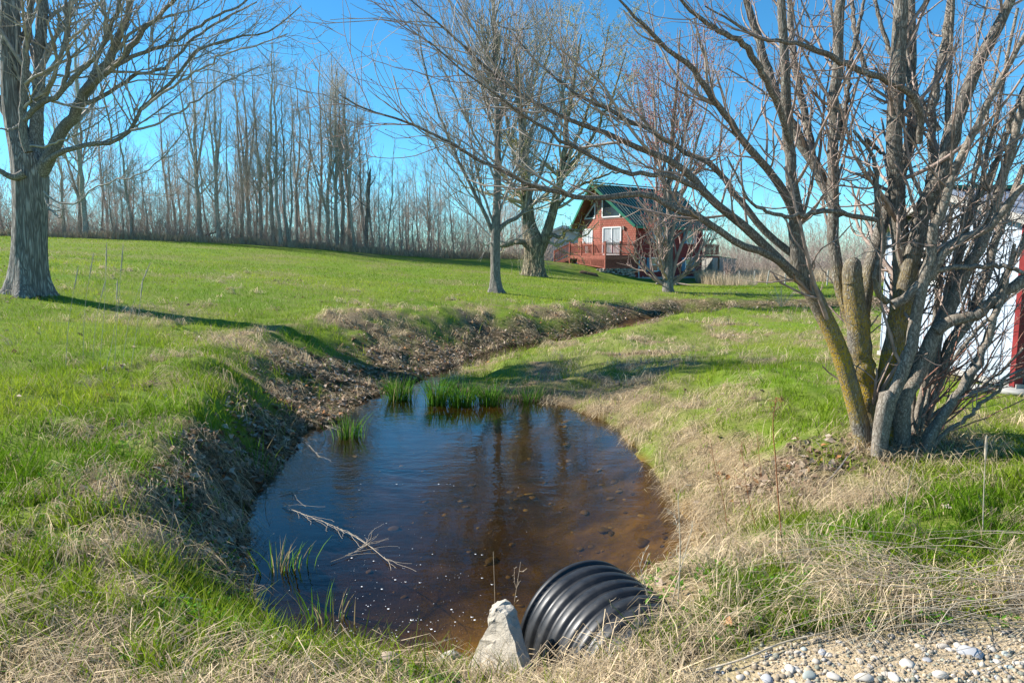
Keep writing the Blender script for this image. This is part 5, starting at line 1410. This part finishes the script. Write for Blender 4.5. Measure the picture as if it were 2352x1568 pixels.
def stalks():
    tall = [(262, 850, [(270, 720), (283, 560)]), (228, 840, [(240, 700), (245, 556)]), (280, 838, [(300, 720), (345, 603)]), (212, 832, [(222, 730), (243, 640)]), (190, 836, [(196, 700), (215, 580)]), (150, 850, [(158, 740), (180, 610)]), (300, 846, [(316, 740), (328, 640)]), (240, 860, [(262, 760), (270, 640)])]
    for i, (a, b_, p) in enumerate(tall):
        stalk(a, b_, p, 'grass_stalk', 'tall thin pale seed stalk of last year\'s grass in front of the massive maple', 'pale_stem', 'tall dry seed stalks at the left', .0035, 'spike', dY=.15)
    stalk(1796, 1243, [(1782, 1060), (1776, 960), (1784, 912)], 'weed_stalk', 'tall orange brown weed stalk with drooping dry head on the right bank', 'red_stem', None, .005, 'plume')
    stalk(1740, 1222, [(1715, 1120), (1702, 1010)], 'weed_stalk', 'thin reddish bare stalk just left of the orange brown weed', 'red_stem', None, .003, 'branchy')
    stalk(1672, 1228, [(1662, 1150), (1640, 1060), (1632, 1010)], 'weed_stalk', 'reddish branching stalk nearest the water on the right bank', 'red_stem', None, .003, 'branchy')
    stalk(1750, 1100, [(1743, 1040), (1738, 985)], 'weed_stalk', 'short dark stalk standing behind the reddish stalks', 'red_stem', None, .003, 'branchy')
    stalk(2257, 1245, [(2260, 1120), (2266, 998)], 'weed_stalk', 'pale thick dry spike right of the stem clump', 'pale_stem', None, .0038, 'spike')
    stalk(2075, 1210, [(2085, 1120), (2110, 1030)], 'weed_stalk', 'golden dry grass stem in front of the stem clump', 'pale_stem', None, .003, None)
    stalk(1557, 1400, [(1562, 1250), (1557, 1137)], 'weed_stalk', 'tall straight dry stalk right of the ribbed pipe', 'pale_stem', None, .004, 'branchy')
    stalk(1540, 1392, [(1568, 1290), (1590, 1210)], 'weed_stalk', 'dry stalk leaning right beside the ribbed pipe', 'pale_stem', None, .003, 'branchy')
    stalk(1136, 1500, [(1137, 1390), (1133, 1266)], 'weed_stalk', 'thin straw rising behind the concrete chunk', 'pale_stem', None, .0028, None)
    stalk(1172, 1470, [(1182, 1380), (1196, 1290)], 'weed_stalk', 'dry branching weed between concrete chunk and pipe', 'pale_stem', None, .0025, 'branchy')
    stalk(1500, 1400, [(1480, 1340), (1466, 1285)], 'weed_stalk', 'forked dry weed over the pipe crown', 'pale_stem', None, .0025, 'branchy')
    stalk(1430, 1455, [(1412, 1420), (1400, 1375)], 'weed_stalk', 'small forked dry weed on the bank before the pipe', 'pale_stem', None, .0022, 'branchy')
    stalk(388, 1300, [(400, 1150), (412, 1050)], 'weed_stalk', 'dark thin dead stalk with feathery head on the left bank', 'stick', None, .003, 'plume')
    stalk(300, 1240, [(270, 1130), (240, 1060)], 'weed_stalk', 'dark dead stalk leaning left on the left bank', 'stick', None, .003, 'branchy')
    def ground_stick(pts, r, name, label, mat, lift=.02, knots=False):
        q = np.array([G(*p) for p in pts]); q[:, 2] += lift
        c = resample(q, 26); c[:, 2] = np.maximum(c[:, 2], H(c[:, 0], c[:, 1]) + .008)
        rr = np.linspace(r, r * .55, 26)
        if knots: rr = rr * (1 + .5 * (np.arange(26) % 4 == 0))
        T = Tubes(); T.add(c, rr, 7)
        tag(link(name, T.mesh(name, c[0]), M[mat], None, c[0]), label, 'stick')
    ground_stick([(2008, 1000), (1985, 1022), (1961, 1043), (1930, 1082), (1900, 1118), (1868, 1160)], .013, 'fallen_stick', 'dark bent stick leaning from the stem clump down to the grass', 'stick', .03)
    ground_stick([(180, 1386), (294, 1394), (374, 1399), (443, 1399), (498, 1414), (547, 1433), (588, 1459), (630, 1494), (650, 1529), (671, 1566)], .006, 'weed_cane', 'long pale jointed dead stem bending across the lower left grass', 'pale_stem', .06, True)
    ground_stick([(0, 1470), (60, 1465), (130, 1500), (200, 1545), (240, 1566)], .006, 'weed_cane', 'pale broken dead stem in the lower left corner', 'pale_stem', .03)
    ground_stick([(1590, 1566), (1700, 1530), (1800, 1490), (1900, 1470), (1990, 1430)], .005, 'weed_cane', 'long pale stem along the edge of the gravel', 'pale_stem', .03)
    ground_stick([(490, 1566), (540, 1530), (600, 1490), (640, 1478)], .005, 'weed_cane', 'short pale dead stem at the bottom, right of the long jointed one', 'pale_stem', .03)
    # drooping bent straws at the lower right, one sheaf
    rng = np.random.default_rng(91)
    T = Tubes(); b = G(2345, 1400)
    for k in range(120):
        s = np.array((b[0] + rng.uniform(-.35, 1.1), b[1] + rng.uniform(-.35, .5), 0)); s[2] = Hs(s[0], s[1])
        an = PI + rng.normal(.0, .38); ln = rng.uniform(.5, 1.5); d = np.array((math.cos(an), math.sin(an), 0)); hh = rng.uniform(.04, .15)
        q = np.array([s, s + d * ln * .3 + UP * hh, s + d * ln * .65 + UP * hh * .9, s + d * ln])
        q[:, 2] = np.maximum(q[:, 2], H(q[:, 0], q[:, 1]) + .015) if k else q[:, 2]
        q[3, 2] = Hs(q[3, 0], q[3, 1]) + rng.uniform(.01, .06)
        c = resample(q, 10); T.add(c, np.linspace(.0028, .0012, 10) * rng.uniform(.7, 1.2), 3)
    tag(link('straw_sheaf', T.mesh('straw_sheaf', b), M['pale_stem'], None, b), 'flattened sheaf of long pale straws sweeping left above the gravel', 'straw', None, 'stuff')
    # floating reed stems in the pond
    def floaty(pts, label, r=.0026, sub=True):
        q = np.array([(*on_water(*p), 0) for p in pts]); q[:, 2] = float(zw_of(6.)) + .002
        c = resample(q, 14); T = Tubes(); T.add(c, np.linspace(r, r * .6, 14), 5)
        if sub:
            e, f = spawn(rng, c[None], np.full((1, 14), r * .6), 13, 0, 1, .38, .22, .12, .55, 7, .16, 0, .6, .0016, .6, .2); e[:, :, 2] = float(zw_of(6.)) + .002 + .012 * rng.random(e.shape[:2]); T.many(e, f, 3)
        tag(link('floating_reed', T.mesh('floating_reed', c[0]), M['pale_stem'], None, c[0]), label, 'reed')
    floaty([(648, 1160), (700, 1182), (760, 1205), (820, 1235)], 'bundle of pale broken reeds floating near the left bank')
    floaty([(820, 1235), (850, 1255), (890, 1288)], 'single forked yellow reed stem floating nearer the pond middle', .003, True)
    floaty([(760, 1290), (800, 1275), (850, 1240)], 'thin brown grass wisps floating below the reed bundle', .002)
    floaty([(655, 990), (700, 1015), (735, 1050)], 'curved pale twig dipping into the water below the leafy bank', .003)
    floaty([(640, 1135), (665, 1128), (680, 1140)], 'small tangle of straw floating above the reed bundle', .003)
    floaty([(690, 985), (730, 975), (760, 982)], 'pale straw raft floating at the far left shore', .003)
    # sedge tufts
    def tuft(px, py, w, h, n, label, name='sedge_tuft', pale=.12, hue=(.10, .23, .02)):
        x, y = on_water(px, py); z = float(zw_of(y)) - .05
        B = np.stack([x + rng.normal(0, w * .42, n), y + rng.normal(0, w * .25, n), np.full(n, z)], -1)
        out = np.arctan2(B[:, 1] - y, B[:, 0] - x) + rng.normal(0, .7, n)
        hg = h * rng.uniform(.5, 1.05, n); ln = hg * rng.uniform(.05, .6, n)
        col = np.array(hue) * rng.uniform(.6, 1.5, (n, 1)); k = rng.random(n) < pale; col[k] = np.array((.4, .33, .17)) * rng.uniform(.6, 1.1, (k.sum(), 1))
        org = np.array((x, y, z))
        o = blades(name, B, out, hg, ln, rng.uniform(.006, .013, n), col, M['blade'], 3, .15, org=org); o.location = org
        tag(o, label, 'sedge')
    tuft(917, 915, .26, .54, 260, 'rounded green sedge tuft standing alone in the far left water')
    tuft(1005, 925, .22, .6, 230, 'tall green sedge tuft, left half of the wide pair at the pond head')
    tuft(1062, 928, .3, .52, 300, 'broad green sedge tuft at the middle of the pond head')
    tuft(1125, 926, .26, .48, 240, 'green sedge tuft at the right end of the pond head row')
    tuft(1220, 918, .36, .38, 200, 'short yellowish sedge tuft on the flat shore right of the row', pale=.35)
    tuft(800, 1000, .22, .42, 90, 'sparse green reed shoots in the water below the leafy bank')
    tuft(590, 1090, .26, .55, 40, 'long green reed blades on the steep left shore', hue=(.13, .27, .02))
    tuft(640, 1300, .25, .32, 44, 'dark sparse reed shoots in the near left water', pale=.5)
    tuft(745, 1420, .2, .3, 30, 'few dark shoots at the near shore left of the foam', pale=.5)
stalks()

# ------------------------------------------------------------------ grass, straw, leaf litter, low herbs
def scatter(rng, n, y0, y1, p, side=.86):
    u = rng.random(n); e = 1 - p
    y = (y0 ** e + u * (y1 ** e - y0 ** e)) ** (1 / e)
    x = rng.uniform(-1, 1, n) * side * y + rng.normal(0, .1, n)
    return x, y
def vegetation():
    rng = np.random.default_rng(101)
    # --- green blades
    x, y = scatter(rng, 880000, 1.6, 46, 1.15, 1.3)
    z, d, w = ground_full(x, y); z1, z2 = zones(x, y, d, w)
    ok = (d > .02) & (y < edge_of_wood(x) - .2)
    cl = fbm(x, y, 2.2, 61, 3); rg = np.clip(1.6 - d / (w + 1.2), 0, 1); cf = fbm(x, y, 6.5, 63, 2)
    ok &= rng.random(len(x)) < 1 - rg * np.clip(1.25 - (cf - .3) * 4, 0, .92)
    keep = ok & (rng.random(len(x)) < np.clip(1.05 - .8 * z1[:, 0] - 1.1 * z1[:, 1] - 2. * z1[:, 2], .07, 1) * np.clip(.35 + 1.3 * cl, 0, 1))
    keep &= ~((z1[:, 2] > .3))
    al = (x - PC[0]) * PAX[0] + (y - PC[1]) * PAX[1]; pd = np.abs((x - PC[0]) * PAX[1] - (y - PC[1]) * PAX[0])
    keep &= ~((al > -.3) & (al < .7) & (pd < np.where((x - PC[0]) * PAX[1] - (y - PC[1]) * PAX[0] < 0, .42, .6))) & (rng.random(len(x)) > np.exp(-(((x + .25) / .5) ** 2 + ((y - 2.76) / .25) ** 2)))
    keep &= ~((x > 5.95) & (y > 7.9) & (y < 11.1))
    x, y, z, d, w, z1, cl = (q[keep] for q in (x, y, z, d, w, z1, cl)); n = len(x)
    rough = np.clip(1.5 - d / (w + 1.2), 0, 1) + np.clip((5.5 - y) / 2, 0, .7)
    tall = np.clip(rough, 0, 1)
    h = (.045 + .035 * cl) * rng.uniform(.7, 1.5, n) * (1 + 1.3 * tall * rng.random(n) ** 2 * 1.7)
    h *= np.where((y > 10), 1.25, 1) * np.where((x > .8) & (y < 20), .72, 1)
    wd = np.maximum(.0045 * (1 + .5 * tall), y * .00042) * rng.uniform(.7, 1.3, n)
    hue = np.clip((.6 * fbm(x, y, .7, 71, 3) + .4 * fbm(x, y, .16, 73, 2) - .5) * 2.6 + .45, 0, 1)[:, None]
    col = (np.array((.125, .23, .01)) * (1 - hue) + np.array((.34, .40, .028)) * hue) * rng.uniform(.65, 1.4, (n, 1))
    dry = rng.random(n) < .10 + .25 * np.clip(z1[:, 0], 0, 1); col[dry] = np.array((.42, .34, .18)) * rng.uniform(.6, 1.15, (dry.sum(), 1))
    phi = rng.uniform(0, 2 * PI, n)
    o = blades('grass', np.stack([x, y, z - .008], -1), phi, h, h * rng.uniform(.15, .9, n), wd, col, M['blade'], 2, .1)
    tag(o, 'spring green grass of the lawn and banks', 'grass', None, 'stuff')
    # --- straw: combed tufts and loose stems
    x, y = scatter(rng, 310000, 1.6, 30, 1.3, 1.25)
    z, d, w = ground_full(x, y); z1, z2 = zones(x, y, d, w)
    tf = fbm(x, y, 4.2, 83, 2)
    keep = (d > -.02) & (rng.random(len(x)) < np.clip(z1[:, 0] * 1.15 + .25 * z1[:, 1] * (d < 2.) - 1.5 * z1[:, 2], .012, 1) * np.clip(tf * 3 - 1., .05, 1)) & (z1[:, 2] < .4)
    nt_ = 22000; tx, ty = scatter(rng, nt_, 1.6, 26, 1.35, 1.25); tz, td, tw = ground_full(tx, ty); t1, t2 = zones(tx, ty, td, tw)
    tk = (td > -.01) & (rng.random(nt_) < np.clip(t1[:, 0] * .75 + .25 * t1[:, 1] - 1.5 * t1[:, 2], .02, 1)) & (t1[:, 2] < .4)
    tx, ty = tx[tk], ty[tk]; kk = rng.integers(8, 34, len(tx)); ti = np.repeat(np.arange(len(tx)), kk)
    tph = rng.normal(0, .9, len(tx)); tsz = rng.uniform(.6, 1.5, len(tx)); tcol = rng.uniform(.6, 1.25, len(tx)); sp_ = .035 + .045 * rng.random(len(tx))
    bx = tx[ti] + rng.normal(0, 1, len(ti)) * sp_[ti]; by = ty[ti] + rng.normal(0, 1, len(ti)) * sp_[ti]
    x = np.r_[x[keep], bx]; y = np.r_[y[keep], by]; tdir = np.r_[rng.normal(0, .7, keep.sum()), tph[ti] + rng.normal(0, .32, len(ti))]
    tsize = np.r_[np.ones(keep.sum()), tsz[ti]]; tc = np.r_[rng.uniform(.5, 1.2, keep.sum()), tcol[ti]]
    q_ = (y > 1.5) & (rng.random(len(x)) > np.exp(-(((x + .25) / .5) ** 2 + ((y - 2.76) / .3) ** 2)) * 1.2)
    al = (x - PC[0]) * PAX[0] + (y - PC[1]) * PAX[1]; pd = np.abs((x - PC[0]) * PAX[1] - (y - PC[1]) * PAX[0])
    q_ &= ~((al > -.3) & (al < .7) & (pd < np.where((x - PC[0]) * PAX[1] - (y - PC[1]) * PAX[0] < 0, .42, .62)) & (rng.random(len(x)) < .93))
    x, y, tdir, tsize, tc = x[q_], y[q_], tdir[q_], tsize[q_], tc[q_]
    z, d, w = ground_full(x, y); cl = fbm(x, y, 1.7, 81, 3); n = len(x)
    e = .12
    gxx = (H(x + e, y) - H(x - e, y)); gyy = (H(x, y + e) - H(x, y - e))
    sl = np.hypot(gxx, gyy) / (2 * e)
    flow = fbm(x, y, .5, 91) * 4 * PI
    phi = np.where(sl > .14, np.arctan2(-gyy, -gxx), flow) + tdir
    ln = rng.uniform(.10, .30, n) * (.7 + .6 * cl) * tsize
    hh = ln * rng.uniform(.05, .42, n)
    # drop of the ground under the tip
    drop = H(x + np.cos(phi) * ln, y + np.sin(phi) * ln) - z
    drop = np.clip(drop, -.3, .25)
    wd = np.maximum(.0034, y * .0005) * rng.uniform(.7, 1.4, n)
    col = np.array((.74, .58, .36)) * (tc * rng.uniform(.7, 1.25, n))[:, None] ; k = rng.random(n) < .25; col[k] = np.array((.46, .36, .25)) * rng.uniform(.5, 1.1, (k.sum(), 1))
    o = blades('dry_grass', np.stack([x, y, z + .004], -1), phi, hh * 1.6 + drop * 1.0 + .0, ln, wd, col, M['straw'], 3, 0.)
    # arch: lift the middle
    me = o.data; co = np.empty(len(me.vertices) * 3, np.float32); me.vertices.foreach_get('co', co); co = co.reshape(n, 7, 3)
    co[:, 2:4, 2] += (hh * .55)[:, None]; co[:, 4:6, 2] += (hh * .35)[:, None]; co[:, 6, 2] -= hh * 1.45
    me.vertices.foreach_set('co', co.ravel()); me.update()
    tag(o, 'bleached dry grass matted over the banks', 'dry grass', None, 'stuff')
    # --- tall dry field beyond the fence and fringe at the wood edge
    n = 46000
    px = np.r_[rng.uniform(-250, 1240, n // 2), rng.uniform(1600, 2420, n // 2)]; a = ray(px, 560)[0]; y = np.full(n, 50.); dy = np.r_[rng.exponential(1.6, n // 2) - .3, rng.uniform(0, 20, n // 2)]
    for _ in range(12): y = edge_of_wood(a * y) + dy
    x = a * y; z = H(x, y); h = np.r_[rng.uniform(.2, .75, n // 2), rng.uniform(.5, 1.15, n // 2)] * (.5 + fbm(x, y, .4, 95))
    col = np.array((.56, .45, .31)) * rng.uniform(.6, 1.2, (n, 1))
    o = blades('field_grass', np.stack([x, y, z - .02], -1), rng.uniform(0, 6.28, n), h, h * rng.uniform(.1, .6, n), rng.uniform(.02, .04, n), col, M['straw'], 2, .1)
    tag(o, 'tall tan dead grass fringing wood and field', 'dry grass', None, 'stuff')
    # --- fallen leaves
    x, y = scatter(rng, 150000, 2.2, 28, .9, 1.1)
    z, d, w = ground_full(x, y); z1, z2 = zones(x, y, d, w)
    keep = (d > -.05) & (rng.random(len(x)) < np.clip(z1[:, 1] * .9, .004, 1)) & (z1[:, 2] < .2); x, y, z = x[keep], y[keep], z[keep]; n = len(x)
    s = rng.uniform(.022, .055, n); a = rng.uniform(0, 6.28, n)
    nv = nrm(np.stack([rng.normal(0, .55, n), rng.normal(0, .55, n), np.ones(n)], -1)); t = nrm(np.cross(nv, np.stack([np.cos(a), np.sin(a), 0 * a], -1))); b = np.cross(nv, t)
    c = np.stack([x, y, z + .008 + rng.random(n) * .022], -1); q = s[:, None]
    f = rng.uniform(.1, .6, n)[:, None]
    V = np.stack([c - t * q, c + b * q * .62 + nv * q * f, c + t * q * 1.1, c - b * q * .62 + nv * q * f], 1)
    pal = np.array([(.31, .21, .135), (.44, .34, .25), (.20, .13, .085), (.52, .43, .34), (.46, .21, .08)])[rng.choice(5, n, p=[.32, .25, .25, .12, .06])] * rng.uniform(.7, 1.25, (n, 1))
    T = (np.arange(n)[:, None, None] * 4 + np.array([(0, 1, 2), (0, 2, 3)])[None]).reshape(-1, 3)
    tag(link('leaf_litter', mesh_np('leaf_litter', V.reshape(-1, 3), None, T, False, np.repeat(pal, 4, 0)), M['dead_leaf']), 'brown fallen leaves lying on the creek bank', 'leaves', None, 'stuff')
    # --- leafy low herbs near the lens
    n = 13000
    x = np.r_[rng.uniform(-3.4, -.2, n // 2), rng.uniform(.5, 4.2, n // 2)]; y = rng.uniform(2.3, 5.6, n)
    z, d, w = ground_full(x, y); cl = fbm(x, y, 1.5, 111, 2)
    left = x < -.2
    bl = .3 + 2. * np.exp(-(((x + 1.1) / .75) ** 2 + ((y - 3.05) / .6) ** 2)) + .8 * np.exp(-(((x + 1.9) / .5) ** 2 + ((y - 4.7) / .5) ** 2))
    br = .55 * np.exp(-(((x - 1.55) / .5) ** 2 + ((y - 3.2) / .25) ** 2)) + .3 * (y < 4.5)
    keep = (d > .04) & (rng.random(n) < np.where(left, bl, br) * np.clip(cl * 3 - .9, 0, 1)); keep &= ~((y < 2.75) & (x > .5))
    x, y, z = x[keep], y[keep], z[keep]; m = len(x); k = 7
    X = np.repeat(x, k); Y = np.repeat(y, k); Z = np.repeat(z, k); n = len(X); hz = np.repeat(rng.uniform(.015, .085, m), k) * rng.uniform(.3, 1., n)
    a = rng.uniform(0, 6.28, n); s = rng.uniform(.009, .02, n); tilt = rng.uniform(.0, .9, n)
    dirv = np.stack([np.cos(a) * np.cos(tilt), np.sin(a) * np.cos(tilt), np.sin(tilt)], -1); sdv = np.stack([-np.sin(a), np.cos(a), 0 * a], -1)
    c = np.stack([X, Y, Z + hz], -1) + dirv * .006; q = s[:, None]
    V = np.stack([c, c + dirv * q * .9 + sdv * q * .42, c + dirv * q * 1.9, c + dirv * q * .9 - sdv * q * .42], 1)
    col = np.array((.10, .25, .02)) * rng.uniform(.5, 1.6, (n, 1))
    Q = (np.arange(n)[:, None] * 4 + np.arange(4)[None])
    tag(link('herb_cover', mesh_np('herb_cover', V.reshape(-1, 3), Q, None, False, np.repeat(col, 4, 0)), M['blade']), 'low leafy green herbs carpeting the near bank', 'herbs', None, 'stuff')
vegetation()

# ------------------------------------------------------------------ light, sky, camera
SUN_EL, SUN_AZ = math.radians(36), math.atan2(-.965, .26)      # azimuth measured from +Y toward +X
sd = Vector((math.sin(SUN_AZ) * math.cos(SUN_EL), math.cos(SUN_AZ) * math.cos(SUN_EL), math.sin(SUN_EL)))
lt = bpy.data.lights.new('sun', 'SUN'); lt.energy = 5.; lt.angle = math.radians(.55); lt.color = (1., .95, .87)
so = bpy.data.objects.new('sun', lt); COL.objects.link(so); so.rotation_euler = (-sd).to_track_quat('-Z', 'Y').to_euler(); so.location = sd * 60
wd = bpy.data.worlds.new('World'); SC.world = wd; wd.use_nodes = True
nt = wd.node_tree; nt.nodes.clear()
o = nt.nodes.new('ShaderNodeOutputWorld'); bg = nt.nodes.new('ShaderNodeBackground'); sk = nt.nodes.new('ShaderNodeTexSky')
sk.sky_type = 'NISHITA'; sk.sun_disc = False; sk.sun_elevation = SUN_EL; sk.sun_rotation = SUN_AZ
sk.air_density = 1.0; sk.dust_density = .0; sk.ozone_density = 3.; sk.altitude = 1500
hs = nt.nodes.new('ShaderNodeHueSaturation'); hs.inputs['Saturation'].default_value = 1.2; hs.inputs['Value'].default_value = 1.
nt.links.new(sk.outputs[0], hs.inputs['Color']); mx = nt.nodes.new('ShaderNodeMix'); mx.data_type = 'RGBA'; mx.blend_type = 'MULTIPLY'; mx.inputs[0].default_value = 1; mx.inputs[7].default_value = (.74, 1.24, 1.22, 1)
nt.links.new(hs.outputs[0], mx.inputs[6]); nt.links.new(mx.outputs[2], bg.inputs[0]); bg.inputs[1].default_value = .086
nt.links.new(bg.outputs[0], o.inputs[0])
cam = bpy.data.cameras.new('camera'); cam.sensor_width = 36; cam.lens = 36 * F / 2352; cam.clip_start = .05; cam.clip_end = 3000
co = bpy.data.objects.new('camera', cam); COL.objects.link(co); co.location = (0, 0, EYE); co.rotation_euler = (PI / 2 - TH, 0, 0)
SC.camera = co
vs = SC.view_settings; vs.view_transform = 'Standard'; vs.look = 'None'; vs.gamma = 1; vs.exposure = 1.0; vs.use_curve_mapping = False
cy = SC.cycles; cy.max_bounces = 6; cy.diffuse_bounces = 1; cy.glossy_bounces = 3; cy.transparent_max_bounces = 12; cy.transmission_bounces = 4; cy.caustics_reflective = False; cy.caustics_refractive = False
